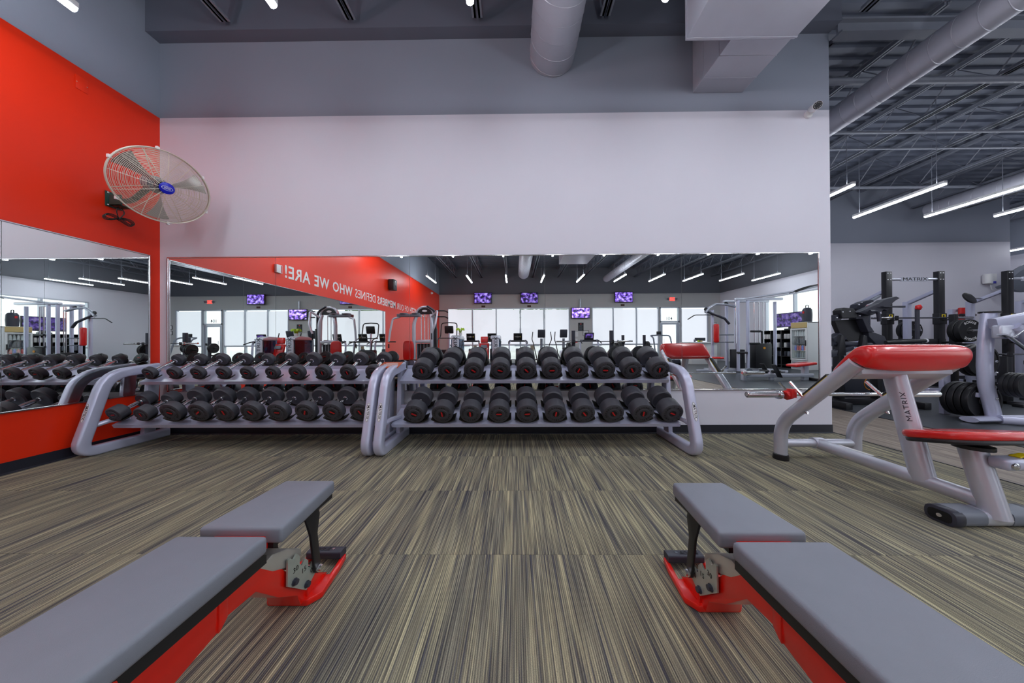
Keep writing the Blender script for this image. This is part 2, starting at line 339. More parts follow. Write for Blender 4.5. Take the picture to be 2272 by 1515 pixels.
# --- door 104
b = MB(); x0, x1 = DX
b.box((x0, YF-.11, 0), (x0+.06, YF+.02, WT)); b.box((x1-.06, YF-.11, 0), (x1, YF+.02, WT)); b.box((x0, YF-.11, WT-.06), (x1, YF+.02, WT)); b.box((x0, YF-.11, 2.06), (x1, YF+.02, 2.13))
dr = struct(b.obj('door_1', M['frame'], smooth=False), 'glass entrance door with street number 104 on the pane above', 'door')
b = MB(); b.box((x0+.06, YF-.06, .02), (x0+.16, YF-.02, 2.05)); b.box((x1-.16, YF-.06, .02), (x1-.06, YF-.02, 2.05)); b.box((x0+.16, YF-.06, .02), (x1-.16, YF-.02, .25)); b.box((x0+.16, YF-.06, 1.94), (x1-.16, YF-.02, 2.05)); b.obj('door_leaf', M['frame'], dr, smooth=False)
b = MB(); b.box((x0+.16, YF-.045, .25), (x1-.16, YF-.04, 1.94)); b.obj('pane', M['glass'], dr, smooth=False)
b = MB(); b.box((x0+.06, YF-.045, 2.13), (x1-.06, YF-.04, WT-.06)); b.obj('pane', M['glass'], dr, smooth=False)
b = MB(); b.tube([(x0+.2, YF+.03, .95), (x0+.2, YF+.03, 1.2)], .012); b.obj('handle', M['chrome'], dr)
text('street_number', '104', .25, M['black'], dr, ((x0+x1)/2, YF-.05, 2.26), (1,0,0), (0,0,1), bold=.01)
# --- outside
b = MB(); b.box((-40, -40, -.2), (45, YF-.15, -.05)); b.box((XE+.15, YF-.15, -.2), (45, .7, -.05)); struct(b.obj('ground', M['concrete'], smooth=False), 'pale concrete ground outside the windows', 'ground')
bo = thing('building', 'pale low building with overhanging roof across the street', 'building', (-2, -34, -.05))
b = MB(); b.box((-22, -4, 0), (16, 4, 6.2)); b.obj('wall', M['bld'], bo, smooth=False)
b = MB(); b.box((-22.6, -4.6, 6.2), (16.6, 5.2, 6.9)); b.obj('roof', mat('roof edge', (186, 184, 182), .7), bo, smooth=False)
for k, x in enumerate((-15, -7, 2, 10)):
    b = MB(); b.box((x, 4.0, .6), (x+3.2, 4.03, 2.9)); b.obj('window', M['greyp'], bo, smooth=False)
def tree(label, loc, h, r):
    t = thing('street_tree', label, 'tree', loc, 0, 'street trees outside the window')
    b = MB(); b.tube([(0,0,0), (.1,.05,h*.35), (0,.1,h*.6)], .13, 8, scale=[1.2, .9, .6]); b.obj('trunk', M['bark'], t)
    b = MB(); rn = random.Random(int(h*100))
    for i in range(420):
        d = V((rn.gauss(0,1), rn.gauss(0,1), rn.gauss(0,1))).normalized()*r*rn.random()**.4; c = V((0,0,h*.72))+V((d.x, d.y, d.z*1.15))
        u = V((rn.gauss(0,1), rn.gauss(0,1), rn.gauss(0,1))).normalized()*.22; w = u.cross(V((rn.random(), rn.random(), 1))).normalized()*.14
        b.add([c-u, c+w, c+u, c-w], [(0,1,2,3)])
    o = b.obj('foliage', M['leaf'], t); o['kind'] = 'stuff'
tree('round leafy street tree left of the street, outside the windows', (-3.2, -16, -.05), 5.2, 1.5)
tree('taller leafy street tree in the middle, outside the windows', (1.3, -15, -.05), 5.8, 1.6)
tree('slim street tree at the right, outside the windows', (4.6, -17, -.05), 5.0, 1.2)
# --- floor
b = MB(); b.box((XL-.1, YF-.1, -.12), (XR+.02, D+.1, -.007)); fl = struct(b.obj('floor', M['base'], smooth=False), 'grey and taupe striped carpet tile floor', 'floor')
T = .5855
def spans(lo, hi, s0, step):
    k = math.floor((lo-s0)/step); o = []
    while s0+k*step < hi-1e-4: o.append((max(lo, s0+k*step), min(hi, s0+(k+1)*step))); k += 1
    return [p for p in o if p[1]-p[0] > .02]
tm = {}
for i, (ya, yb) in enumerate(spans(YF, D-.012, 2.53, T)):
    for j, (xa, xb) in enumerate(spans(XL+.012, XR+.02, -.116, T)):
        w, h = round(xb-xa, 3), round(yb-ya, 3)
        if (w, h) not in tm:
            q = MB(); q.box((-w/2+.0006, -h/2+.0006, -.007), (w/2-.0006, h/2-.0006, 0)); tm[w, h] = q.mesh('carpet_tile', M['carpet'], smooth=False)
        link('carpet_tile', tm[w, h], fl, ((xa+xb)/2, (ya+yb)/2, random.uniform(-.0006, .0004)))
b = MB(); b.box((XR+.02, YF-.1, -.12), (4.85, YW, -.007)); fw = struct(b.obj('floor_walkway', M['base'], smooth=False), 'grey brown wood look plank walkway beside the carpet', 'floor')
pw = (4.85-XR-.035)/9
q = MB(); q.box((-pw/2+.0008, -.61+.0008, -.007), (pw/2-.0008, .61-.0008, 0)); pm = q.mesh('plank', M['plank'], smooth=False)
for i in range(9):
    y = YF+.61+(i*.37) % 1.22-.61
    while y < YW-.61:
        link('plank', pm, fw, (XR+.035+pw*(i+.5), y+.3, random.uniform(-.0004, .0003))); y += 1.22
b = MB(); b.box((4.85, YF-.1, -.12), (15.4, 9.75, .0)); fr = struct(b.obj('floor_rubber', M['rubberfloor'], smooth=False), 'black speckled rubber flooring of the free weight area', 'floor')
b = MB(); b.box((XR+.021, -8.7, -.004), (XR+.034, D+.1, .004)); b.box((4.838, -8.7, -.004), (4.862, 7.4, .006)); struct(b.obj('trim_2', M['base'], smooth=False), 'thin dark transition strips between floor finishes', 'trim')
# --- cove bases
def cove(name, label, pts):
    b = MB()
    for (a, c, n) in pts:
        a, c, n = V((*a, 0)), V((*c, 0)), V((*n, 0)); d = (c-a).normalized()
        prof = [(0, 0), (.02, 0), (.019, .004), (.009, .012), (.007, .092), (0, .092)]
        vs = [p+n*o+V((0,0,z)) for p in (a, c) for o, z in prof]; k = len(prof)
        b.add(vs, [(i, (i+1) % k, k+(i+1) % k, k+i) for i in range(k)]+[tuple(range(k))[::-1], tuple(range(k, 2*k))])
    struct(b.obj(name, M['base'], smooth=False), label, 'baseboard')
cove('baseboard_left', 'black vinyl cove base along the red wall', [((XL, YF), (XL, D), (1, 0))])
cove('baseboard_back', 'black vinyl cove base under the mirror wall', [((XL+.02, D), (XR, D), (0, -1))])
cove('baseboard_far', 'black cove base along the far wall', [((XR, YW), (13.06, YW), (0, -1)), ((XR, D+.16), (XR, YW), (1, 0))])
# --- ceiling deck
b = MB(); prof = []; y = YF-.15; per = .17
while y < 9.8:
    prof += [(y, ZC), (y+.07, ZC), (y+.085, ZC+.04), (y+.155, ZC+.04)]; y += per
vs = [(XL-.15, p[0], p[1]) for p in prof]+[(15.4, p[0], p[1]) for p in prof]; n = len(prof)
b.add(vs, [(i, i+1, n+i+1, n+i) for i in range(n-1)]); struct(b.obj('ceiling', M['deck'], smooth=False), 'dark grey corrugated steel roof deck', 'ceiling')
# --- joists, girder
JX = [6.42+1.36*k for k in range(-7, 7)]
jn = 0
def joist(x, y0, y1, lab):
    j = thing('roof_joist', lab, 'joist', (x, 0, 0), 0, 'open web roof joists')
    for nm, z in (('top_chord', 4.93), ('bottom_chord', 4.49)):
        b = MB()
        for s in (-1, 1): b.box((s*.022-.012, y0, z), (s*.022+.012, y1, z+.05)); b.box((s*.034-.022, y0, z if z < 4.7 else z+.04), (s*.034+.022, y1, z+.01 if z < 4.7 else z+.05))
        b.obj(nm, M['joist'], j, smooth=False)
    b = MB(); y = y0+.15; up = True; pts = []
    while y < y1-.1: pts.append((0, y, 4.94 if up else 4.53)); y += .33; up = not up
    b.tube(pts, .011, 6); b.obj('web', M['joist'], j)
for i, x in enumerate(JX):
    if x < XE-.2: joist(x, YF+.02, 2.98, 'dark open web roof joist over the gym floor, %s counted from the red wall' % ordn(i))
    if x > XR+.1: joist(x, 3.3, YW-.02 if x < 12.9 else 9.5, 'dark open web roof joist over the squat racks, %s counted from the mirror wall end' % ordn(sum(1 for q in JX if XR+.1 < q < x)))
g = thing('steel_girder', 'painted wide flange steel girder running on from the mirror wall top', 'girder', (0, 3.09, 0))
b = MB(); b.box((XR+.01, -.05, 4.36), (15.2, .05, 4.38)); b.obj('bottom_flange', M['joist'], g, smooth=False)
b = MB(); b.box((XR+.01, -.05, 4.49), (15.2, .05, 4.51)); b.obj('top_flange', M['joist'], g, smooth=False)
b = MB(); b.box((XR+.01, -.01, 4.38), (15.2, .01, 4.49)); b.obj('web_plate', M['joist'], g, smooth=False)
for k, (y, z, r, lab) in enumerate(((3.72, 4.435, .04, 'thick grey sprinkler main crossing above the racks nearest the girder'), (4.62, 4.42, .022, 'thin grey conduit crossing under the deck, second behind the girder'), (5.05, 4.44, .016, 'thin grey conduit crossing under the deck, third behind the girder'), (6.25, 4.40, .03, 'grey sprinkler branch pipe under the deck near the far wall'))):
    b = MB(); b.tube([(XR+.01, y, z), (13.0, y, z)], r, 10)
    for x in (5, 7.5, 10, 12.4): b.tube([(x-.03, y, z), (x+.03, y, z)], r*1.25, 10)
    tag(b.obj('ceiling_pipe', M['joist']), lab, 'pipe', 'pipes under the roof deck')
# --- ducts
def spiral(name, label, x, z, r, y0, y1, pitch=.16, group=None):
    t = thing(name, label, 'duct', (x, 0, z), 0, group)
    b = MB(); b.lathe([(r, y0), (r, y1)], (0,0,0), (0,1,0), 40); b.obj('tube', M['duct'], t)
    b = MB(); n = int((y1-y0)/pitch*28)
    b.sweep([(math.cos(i/28*2*math.pi)*(r+.001), y0+pitch*i/28, math.sin(i/28*2*math.pi)*(r+.001)) for i in range(n)], circ(.0035, 4)); b.obj('seam', M['duct'], t)
    return t
spiral('spiral_duct', 'round spiral duct ending at the mirror wall above the middle', .439, 4.262, .25, -6.9, D-.002)
spiral('spiral_duct', 'long round spiral duct running over the walkway past the wall end', 4.52, 4.13, .16, -7.5, 7.45)
spiral('spiral_duct', 'round spiral duct with a capped end low behind the strip lamps', 10.24, 4.22, .17, 3.3, 7.0)
rd = thing('rectangular_duct', 'grey rectangular sheet metal duct trunk with a smaller branch into the wall', 'duct', (0, 0, 0))
b = MB(); b.box((1.56, -3.5, 3.75), (2.54, 2.55, 4.40)); b.obj('trunk', M['duct'], rd, bevel=.004, smooth=False)
b = MB(); b.box((2.015, 2.55, 3.815), (2.57, D-.002, 4.40)); b.obj('branch', M['duct'], rd, bevel=.004, smooth=False)
for y in (2.52, 1.3, 0.1, -1.1, -2.3): b = MB(); b.box((1.555, y, 3.745), (2.545, y+.012, 4.405)); b.obj('seam', M['duct'], rd, smooth=False)
for y in (2.75, 2.98): b = MB(); b.box((2.012, y, 3.812), (2.573, y+.006, 4.402)); b.obj('seam', M['duct'], rd, smooth=False)
# --- strip lamps
lamp_parts = {}
def strip_lamp(x, y, label, z=3.55, ln=1.24):
    t = thing('strip_lamp', label, 'lamp', (x, y, z), 0, 'pendant LED strip lamps')
    if not lamp_parts:
        b = MB(); b.box((-.03, -ln/2, .02), (.03, ln/2, .065)); lamp_parts['housing'] = b.mesh('housing', M['whitep'], .005)
        b = MB(); b.sweep([(-.0, -ln/2+.005, .016), (0, ln/2-.005, .016)], [(.027*math.sin(a), .024*math.cos(a)) for a in [math.radians(d) for d in (70, 110, 145, 180, 215, 250, 290)]], side=(1,0,0)); lamp_parts['lens'] = b.mesh('lens', M['lens'])
        b = MB(); b.tube([(0,0,.075), (0,0,ZC-3.56)], .004, 5); lamp_parts['cable'] = b.mesh('cable', M['joist'])
        U = bpy.data.lights.new('up_light', 'AREA'); U.shape = 'RECTANGLE'; U.size = .05; U.size_y = ln*.97; U.energy = UP_W; U.color = (.9, .95, 1); lamp_parts['U'] = U
    link('housing', lamp_parts['housing'], t); link('lens', lamp_parts['lens'], t)
    for s in (-.52, .52): link('cable', lamp_parts['cable'], t, (0, s, 0))
    link('up_light', lamp_parts['U'], t, (0, 0, .075), (math.pi, 0, 0))
LX = [-3.32, -1.8, -.32, 1.13, 2.63, 4.2, 5.66, 7.08, 8.6, 9.95]
rown = {1.47: 'row nearest the mirror wall', -1.32: 'second row from the mirror wall', -4.9: 'row nearest the street windows'}
for y in (1.47, -1.32, -4.9):
    for i, x in enumerate(LX): strip_lamp(x, y, 'lit pendant strip lamp, %s counted from the red wall, %s' % (ordn(i), rown[y]))
for i, x in enumerate((5.53, 7.0, 8.45, 9.86, 11.3)): strip_lamp(x, 5.22, 'lit pendant strip lamp above the squat racks, %s from the mirror wall end' % ordn(i))
strip_lamp(13.85, 7.6, 'lit pendant strip lamp in the recess beyond the far wall corner', 3.5)
# --- mirrors
def mirror(name, label, seams, z0, z1, side):
    t = thing(name, label, 'mirror')
    def bx(mb, a0, a1, d0, d1, q0, q1):
        if side == 'back': mb.box((a0, D-d1, q0), (a1, D-d0, q1))
        else: mb.box((XL+d0, a0, q0), (XL+d1, a1, q1))
    b = MB(); bx(b, seams[0], seams[-1], .0005, .004, z0, z1); b.obj('backing', M['whitep'], t, smooth=False)
    for a, c in zip(seams, seams[1:]):
        b = MB(); bx(b, a+.0015, c-.0015, .0045, .0105, z0+.001, z1-.001); b.obj('mirror_pane', M['mirror'], t, smooth=False)
    f = .013
    for nm, a0, a1, q0, q1 in (('top_channel', seams[0]-f, seams[-1]+f, z1, z1+f), ('bottom_channel', seams[0]-f, seams[-1]+f, z0-f, z0), ('side_channel', seams[0]-f, seams[0], z0, z1), ('side_channel', seams[-1], seams[-1]+f, z0, z1)):
        b = MB(); bx(b, a0, a1, .0005, .016, q0, q1); b.obj(nm, M['chrome'], t, bevel=.003, smooth=False)
mirror('wall_mirror', 'long five pane wall mirror with chrome edge behind the dumbbell racks', (-3.937, -2.705, -1.180, .344, 1.869, 3.382), .495, 2.0, 'back')
mirror('wall_mirror', 'tall wall mirror on the red wall below the fan', (-2.405, -.881, .644, 2.168, 3.056), .495, 2.0, 'left')
# ================================================================ dumbbell racks
def frame_path(dx=0): return fillet([(dx, 3.115, .045), (dx, 2.468, .045), (dx, 2.652, .735), (dx, 3.03, .775)], [0, .12, .15, 0], 8)
FP = rrect(.038, .046, .02)
def yz(t, y0, z0): return V((0, y0, z0))
def rack(name, label, x0, x1, nsad):
    t = thing(name, label, 'rack', ((x0+x1)/2, 0, 0), 0, 'two tier dumbbell racks'); xm = (x0+x1)/2; hw = (x1-x0)/2
    for s in (-1, 1):
        b = MB(); b.sweep(frame_path(s*hw), FP, side=(1,0,0)); fo = b.obj('end_frame', M['silver'], t)
        b = MB(); b.prism([(2.90, .07), (3.0, .07), (3.05, .765), (2.95, .76)], s*hw-.022, s*hw+.022); b.obj('rear_plate', M['silver'], t, bevel=.006)
        # oval badge on the sloping upright
        tn = V((0, .184, .69)).normalized(); nr = V((0, -tn.z, tn.y)); p = V((s*hw, 2.468+.184*.5, .045+.69*.5))+nr*.047
        b = MB(); u = V((1,0,0)); b.add([p+u*(.021*math.cos(a))+tn*(.085*math.sin(a))+nr*o for o in (0, .003) for a in [2*math.pi*i/28 for i in range(28)]], [tuple(range(28))[::-1], tuple(range(28, 56))]+[(i, (i+1) % 28, 28+(i+1) % 28, 28+i) for i in range(28)])
        bd = b.obj('badge', M['badge'], fo)
        b = MB(); pts = [p+u*(.0185*math.cos(a))+tn*(.0815*math.sin(a))+nr*.0032 for a in [2*math.pi*i/32 for i in range(32)]]; b.sweep(pts, circ(.0011, 4), closed=True); b.obj('badge_ring', M['letter'], fo)
        text('badge_text', 'MATRIX', .034, M['letter'], fo, p+nr*.0032, -tn if s > 0 else -tn, u if s > 0 else u, bold=.004, ext=.0006)
    for nm, yf, zf, yr, zr in (('upper_shelf', 2.85, .638, 3.06, .742), ('lower_shelf', 2.655, .252, 2.88, .352)):
        d = V((0, yr-yf, zr-zf)).normalized(); n = V((0, -d.z, d.y)); th = .004
        a = V((0, yf, zf)); c = V((0, yr, zr))
        pts = [a, a-n*.034+d*.0, a-n*.034+d*.004, a-n*th+d*.004, c-n*th, c-n*th+V((0,.006,.035)), c+V((0,0,.038)), c]
        b = MB(); b.prism([(p.y, p.z) for p in pts], -hw+.04, hw-.04); sh = b.obj(nm, M['silver'], t, smooth=False)
        for s in (-1, 1):
            b = MB(); m_ = (a+c)/2-n*.02; b.tube([(s*(hw-.005), m_.y, m_.z-.02), (s*(hw-.16), m_.y, m_.z-.02)], .024, 10)
            if nm == 'lower_shelf': b.tube(fillet([(s*hw, 2.56, .27), (s*(hw-.03), 2.66, .30), (s*(hw-.09), 2.75, .30)], .04), .022, 10)
            b.obj('shelf_bracket', M['silver'], t)
    return t
SAD = {}
def saddle_mesh(w, deep):
    k = (round(w, 3), round(deep, 3))
    if k not in SAD:
        b = MB(); n = 9; prof = []
        for i in range(n): u = -1+2*i/(n-1); prof.append((u*w, .004+w*.32*abs(u)**2.2))
        poly = prof+[(x, z-.012) for x, z in reversed(prof)]
        b.prism(poly, -deep/2, deep/2, 'y'); SAD[k] = b.mesh('saddle', M['saddle'], .003)
    return SAD[k]
RX = [(-3.905, -1.325), (-1.215, 1.60)]
racks = [rack('dumbbell_rack', 'silver two tier dumbbell rack on the left beside the red wall', RX[0][0], RX[0][1], 10), rack('dumbbell_rack', 'silver two tier dumbbell rack on the right holding the heaviest dumbbells', RX[1][0], RX[1][1], 10)]
# ---------------------------------------------------------------- dumbbells (local axis y, front end at -y)
DB = {}
def ring_text(r, size, body):
    out = MB(); n = len(body)
    for i, ch in enumerate(body):
        if ch == ' ': continue
        me = text_mesh(ch, size, M['letter'], bold=.02, ext=.0012); a = -2*math.pi*i/n+math.pi/2
        R_ = Matrix.Rotation(a-math.pi/2, 3, 'Z'); p = V((r*math.cos(a), r*math.sin(a), 0))
        out.add([R_ @ v.co+p for v in me.vertices], [tuple(f.vertices) for f in me.polygons])
    return out
def dumbbell_meshes(r, hl, L):
    k = (r, hl, L)
    if k in DB: return DB[k]
    c = r*.14; b = MB()
    b.lathe([(r*.30, 0), (r*.34, -.003), (r*.52, -.003), (r*.55, 0), (r*.86, 0), (r*.9, .002), (r-c*.25, c*.3), (r, c), (r, hl-c*.8), (r-c*.5, hl-c*.2), (r*.9, hl), (r*.3, hl)], (0,0,0), (0,1,0), 36)
    head = b.mesh('head', M['rubber'])
    b = MB(); g = L/2-hl; b.lathe([(.0135, -g), (.0165, -g*.5), (.018, 0), (.0165, g*.5), (.0135, g)], (0,0,0), (0,1,0), 14); b.lathe([(.021, -g), (.021, -g+.012)], (0,0,0), (0,1,0), 14); b.lathe([(.021, g-.012), (.021, g)], (0,0,0), (0,1,0), 14)
    handle = b.mesh('handle', M['chrome'])
    b = MB(); b.lathe([(.001, 0), (r*.31, 0), (r*.31, .002), (.001, .002)], (0,-.002,0), (0,1,0), 24); disc = b.mesh('end_disc', M['hole'])
    b = MB(); b.prism([(-r*.27, -r*.06), (r*.22, -r*.08), (r*.27, r*.06), (-r*.22, r*.08)], -.0038, -.0015, 'y'); mark = b.mesh('weight_mark', M['redmark'], .0008)
    rt = ring_text(r*.70, r*.23, 'AMERICAN * BARBELL * '); lt = MB()
    lt.add([(v[0], -v[2], v[1]) for v in rt.v], [f for f in rt.f]); let = lt.mesh('raised_lettering', M['letter'], smooth=False)
    DB[k] = (head, handle, disc, mark, let, L); return DB[k]
def dumbbell(x, yf, zf, tilt, r, hl, L, label, group, rk):
    head, handle, disc, mark, let, _ = dumbbell_meshes(r, hl, L)
    ct = V((x, yf+math.cos(tilt)*L/2, zf+math.sin(tilt)*L/2))
    t = link('dumbbell', None, None, ct, (tilt, 0, 0)); t.empty_display_size = .05; tag(t, label, 'dumbbell', group)
    for s in (0, 1):
        ho = link('head', head, t, (0, -L/2 if not s else L/2, 0), (0, 0, math.pi*s))
        sp = random.uniform(0, 6.28); link('end_disc', disc, ho, (0, 0, 0)); link('weight_mark', mark, ho, (0, 0, 0), (0, sp, 0)); link('raised_lettering', let, ho, (0, 0, 0), (0, sp, 0))['kind'] = 'stuff'
    link('handle', handle, t)
    # the saddles it lies in belong to the rack
    nrm = V((0, -math.sin(tilt), math.cos(tilt))); d = V((0, math.cos(tilt), math.sin(tilt)))
    for o in (L*.5-hl*.55, -(L*.5-hl*.55)):
        p = ct+d*o-nrm*(r+.004); so = link('saddle', saddle_mesh(r*1.13, min(hl*.95, .1)), rk); so.location = p-V(rk.location); so.rotation_euler = (tilt, 0, 0)
R1U = (-3.707, -3.455, -3.211, -2.952, -2.706, -2.449, -2.2, -1.935, -1.682, -1.425)
R1L = (-3.773, -3.51, -3.234, -2.969, -2.727, -2.474, -2.222, -1.96, -1.703, -1.445)
R2U = (-.931, -.672, -.413, -.145, .118, .371, .637, .903, 1.168, 1.439)
R2L = (-.939, -.678, -.416, -.149, .114, .379, .643, .91, 1.186, 1.453)
for i, x in enumerate(R1U):
    r = .060 if i < 2 else .064 if i < 6 else .076
    dumbbell(x, 2.80, .727, .46, r, .05 if i < 6 else .058, .32, 'small black dumbbell, %s from the red wall on the upper tier of the left rack' % ordn(i), 'dumbbells on the left rack', racks[0])
for i, x in enumerate(R1L):
    r, hl = (.07, .085) if i < 2 else (.096, .07)
    dumbbell(x, 2.60, .362 if i < 2 else .380, .42, r, hl, .31, ('thick small dumbbell' if i < 2 else 'black round dumbbell')+', %s from the red wall on the left rack lower tier' % ordn(i), 'dumbbells on the left rack', racks[0])
for i, x in enumerate(R2U):
    dumbbell(x, 2.80, .742, .46, .1, .115, .345, 'large black dumbbell, %s from the left on the upper tier of the right rack' % ordn(i), 'dumbbells on the right rack', racks[1])
for i, x in enumerate(R2L):
    dumbbell(x, 2.60, .360, .42, .1, .11+.002*i, .33, 'large black dumbbell, %s from the left on the lower tier of the right rack' % ordn(i), 'dumbbells on the right rack', racks[1])
# orange notice lying across the two racks
nt_ = thing('rack_notice', 'small orange notice plate lying across the two racks', 'sign', (-1.27, 2.86, .80))
b = MB(); b.cbox((0,0,0), (.2, .16, .006), Matrix.Rotation(.30, 3, 'X')); b.obj('plate', M['signo'], nt_, bevel=.002)
b = MB()
for k, (w, y) in enumerate(((.12, .035), (.15, .01), (.14, -.015), (.09, -.04))): b.cbox((0, y, .005+y*.31), (w, .009, .002), Matrix.Rotation(.30, 3, 'X'))
b.obj('print', M['paper'], nt_, smooth=False)

# ================================================================ adjustable flat benches
def rpad(b, x0, x1, y0, y1, z0, z1, taper=0): b.prism([(x0, y0), (x1, y0), (x1-taper, y1), (x0+taper, y1)], z0, z1, 'z')
def bench(label, x, y0, side):
    # side: +1 when the visible flank faces +x
    t = thing('adjustable_bench', label, 'bench', (x, y0, 0), 0, 'black and red adjustable benches')
    b = MB(); rpad(b, -.14, .14, -1.0, -.012, .392, .445); b.obj('back_pad', M['pad'], t, bevel=.012, bseg=3)
    b = MB(); rpad(b, -.137, .137, .04, .355, .378, .432, .03); b.obj('seat_pad', M['pad'], t, bevel=.012, bseg=3)
    b = MB(); b.box((-.105, -1.0, .372), (.105, -.02, .392)); b.box((-.10, .05, .36), (.10, .345, .378))
    for s in (-1, 1): b.prism([(-1.0, .392), (-.02, .392), (.02, .36), (.02, .335), (-.06, .335), (-1.0, .345)], s*.1-.005, s*.1+.005)
    b.obj('pad_frame', M['black'], t, smooth=False)
    b = MB()
    for s in (-1, 1):
        for k in range(7): b.lathe([(.008, 0), (.008, .002)], (s*.105, -.32-.05*k, .362), (s, 0, 0), 10)
    b.obj('adjustment_hole', M['redcoat'], t)
    b = MB(); b.box((-.085, -.02, .36), (.085, .05, .405)); b.obj('seat_hinge', M['redcoat'], t, bevel=.004)
    # red spine: folded sheet box from the floor foot up under the back pad
    prof = [(.27, .02), (.27, .07), (.16, .19), (.07, .305), (-.25, .335), (-1.0, .335), (-1.0, .2), (-.2, .2), (-.08, .225), (-.065, .245), (.03, .235), (.115, .14), (.2, .07), (.215, .02)]
    b = MB(); b.prism(prof, -.062, .062); b.obj('spine', M['redcoat'], t, bevel=.003)
    b = MB(); b.prism([(-.085, .22), (-.06, .245), (-.06, .33), (-.085, .33)], -.066, .066); b.obj('spine_gusset', M['redcoat'], t, bevel=.003)
    b = MB()
    pl = [(-.078, .226), (.078, .226), (.113, .265), (.1, .40), (.086, .47), (.068, .47), (.083, .352), (-.083, .352), (-.068, .47), (-.086, .47), (-.1, .40), (-.113, .265)]
    b.prism(pl, .004, .03, 'z'); b.obj('foot_plate', M['redcoat'], t, bevel=.006)
    b = MB(); b.prism([(.24, .03), (.36, .03), (.34, .04), (.27, .10), (.24, .10)], -.07, .07); b.obj('foot_web', M['redcoat'], t, bevel=.003)
    b = MB(); b.sweep([(-.08, .455, .042), (.08, .455, .042)], rrect(.022, .018, .009), side=(0,1,0)); hd = b.obj('handle', M['black2'], t)
    text('handle_lettering', 'ROGUE', .024, M['letter'], t, (-.02*side, .452, .0615), (1,0,0), (0,1,0), ext=.0006, shear=.2)
    b = MB(); b.lathe([(.006, 0), (.006, .002)], (side*.035, .455, .060), (0,0,1), 12); b.obj('handle_bolt', M['chrome'], t)
    for s in (-1, 1):
        # notched ladder bracket
        lad = [(.138, .158), (.228, .067), (.285, .10), (.285, .125), (.262, .15), (.25, .135), (.238, .15), (.238, .175), (.222, .195), (.205, .18), (.195, .195), (.195, .225), (.18, .245), (.165, .232), (.15, .25), (.14, .25)]
        b = MB(); b.prism(lad, s*.072-.003, s*.072+.003); br = b.obj('ladder_bracket', M['zinc'], t, smooth=False)
        for j, tx in enumerate(('30', '15', '0')): text('angle_mark', tx, .026, M['letter'], t, (s*.0755, .175+.04*j, .19-.034*j), (0, s, 0), (0, 0, 1), ext=.0004)
        for q in ((.168, .15), (.228, .09)):
            b = MB(); b.lathe([(.013, 0), (.013, .004), (.010, .004), (.010, .012)], (s*.075, *q), (s, 0, 0), 8); b.obj('bolt', M['black2'], br)
        # black seat support strut
        b = MB(); b.prism([(.20, .375), (.275, .375), (.285, .33), (.272, .26), (.292, .115), (.275, .095), (.258, .11), (.235, .27), (.215, .33)], s*.084-.005, s*.084+.005); b.obj('seat_strut', M['black'], t, bevel=.002)
        b = MB(); b.lathe([(.015, 0), (.015, .006), (.011, .006), (.011, .016)], (s*.088, .275, .117), (s, 0, 0), 10); b.obj('strut_bolt', M['chrome'], t)
        b = MB(); b.lathe([(.016, 0), (.016, .004), (.009, .004)], (s*.105, -.39, .365), (s, 0, 0), 16); b.obj('pivot_bolt', M['chrome'], t)
    b = MB(); b.prism([(.04, .30), (.09, .31), (.15, .285), (.22, .235), (.22, .205), (.14, .22), (.09, .25)], -.064, .064); b.obj('steel_guard', M['steel'], t, bevel=.006)
    b = MB(); b.tube([(-.095, .276, .117), (.095, .276, .117)], .009); b.obj('cross_pin', M['chrome'], t)
    b = MB(); b.box((-.2, -1.02, 0), (.2, -.94, .05)); b.obj('rear_foot', M['redcoat'], t, bevel=.01)
    b = MB(); b.box((-.06, -1.0, .05), (.06, -.95, .22)); b.obj('rear_leg', M['redcoat'], t, bevel=.006)
bench('black padded bench on a red frame, left foreground', -.888, .857, 1)
bench('black padded bench on a red frame, right foreground', .768, .838, -1)

# ================================================================ preacher curl bench
def tubeprof(a, b): return [(a*math.cos(2*math.pi*i/16), b*math.sin(2*math.pi*i/16)) for i in range(16)]
pb = thing('preacher_bench', 'silver preacher curl bench with a red arm pad and red seat', 'bench', (2.625, 2.0, 0))
def at(y): return y-2.0
for s in (-1, 1):
    x = s*.315
    b = MB(); b.sweep(fillet([(x, at(2.465), .03), (x, at(2.465), .31), (x, at(1.915), .875)], .17, 10), tubeprof(.044, .048), side=(1,0,0)); lg = b.obj('leg', M['silver2'], pb)
    b = MB(); b.lathe([(.053, 0), (.055, .006), (.052, .045), (.046, .05)], (x, at(2.465), 0), (0,0,1), 20); b.obj('rubber_foot', M['black'], lg)
    d = V((0, -.55, .565)).normalized(); n = V((0, .716, .697))
    p = V((x, at(2.24), .535))
    b = MB(); q0 = p+d*.03+n*.052; b.sweep([q0, q0+d*.25], rrect(.022, .012, .006), side=(1,0,0)); b.obj('bar_pad', M['black'], lg)
    b = MB(); q1 = p+d*.03+n*.041; b.sweep([q1, q1+d*.25], rrect(.026, .005, .002), side=(1,0,0)); b.obj('yellow_strip', M['yellow'], lg)
    b = MB(); q2 = p+d*.01+n*.03; b.tube([q2, q2+n*.17], .012, 10); b.obj('bar_hook', M['chrome'], lg)
    b = MB(); q3 = p-n*.045-d*.06; b.lathe([(.012, 0), (.012, .012), (.006, .012), (.006, .02)], q3, -n, 10); b.obj('bolt', M['chrome'], lg)
b = MB(); b.tube([(-.315, at(2.465), .14), (.315, at(2.465), .14)], .034, 14); b.obj('cross_tube', M['silver2'], pb)
b = MB(); b.sweep([(0, at(2.45), .135), (0, at(1.58), .12)], tubeprof(.037, .045), side=(1,0,0)); b.obj('base_rail', M['silver2'], pb)
b = MB(); b.lathe([(.045, -.04), (.045, .04)], (0, at(2.465), .14), (1,0,0), 16); b.obj('rail_collar', M['silver2'], pb)
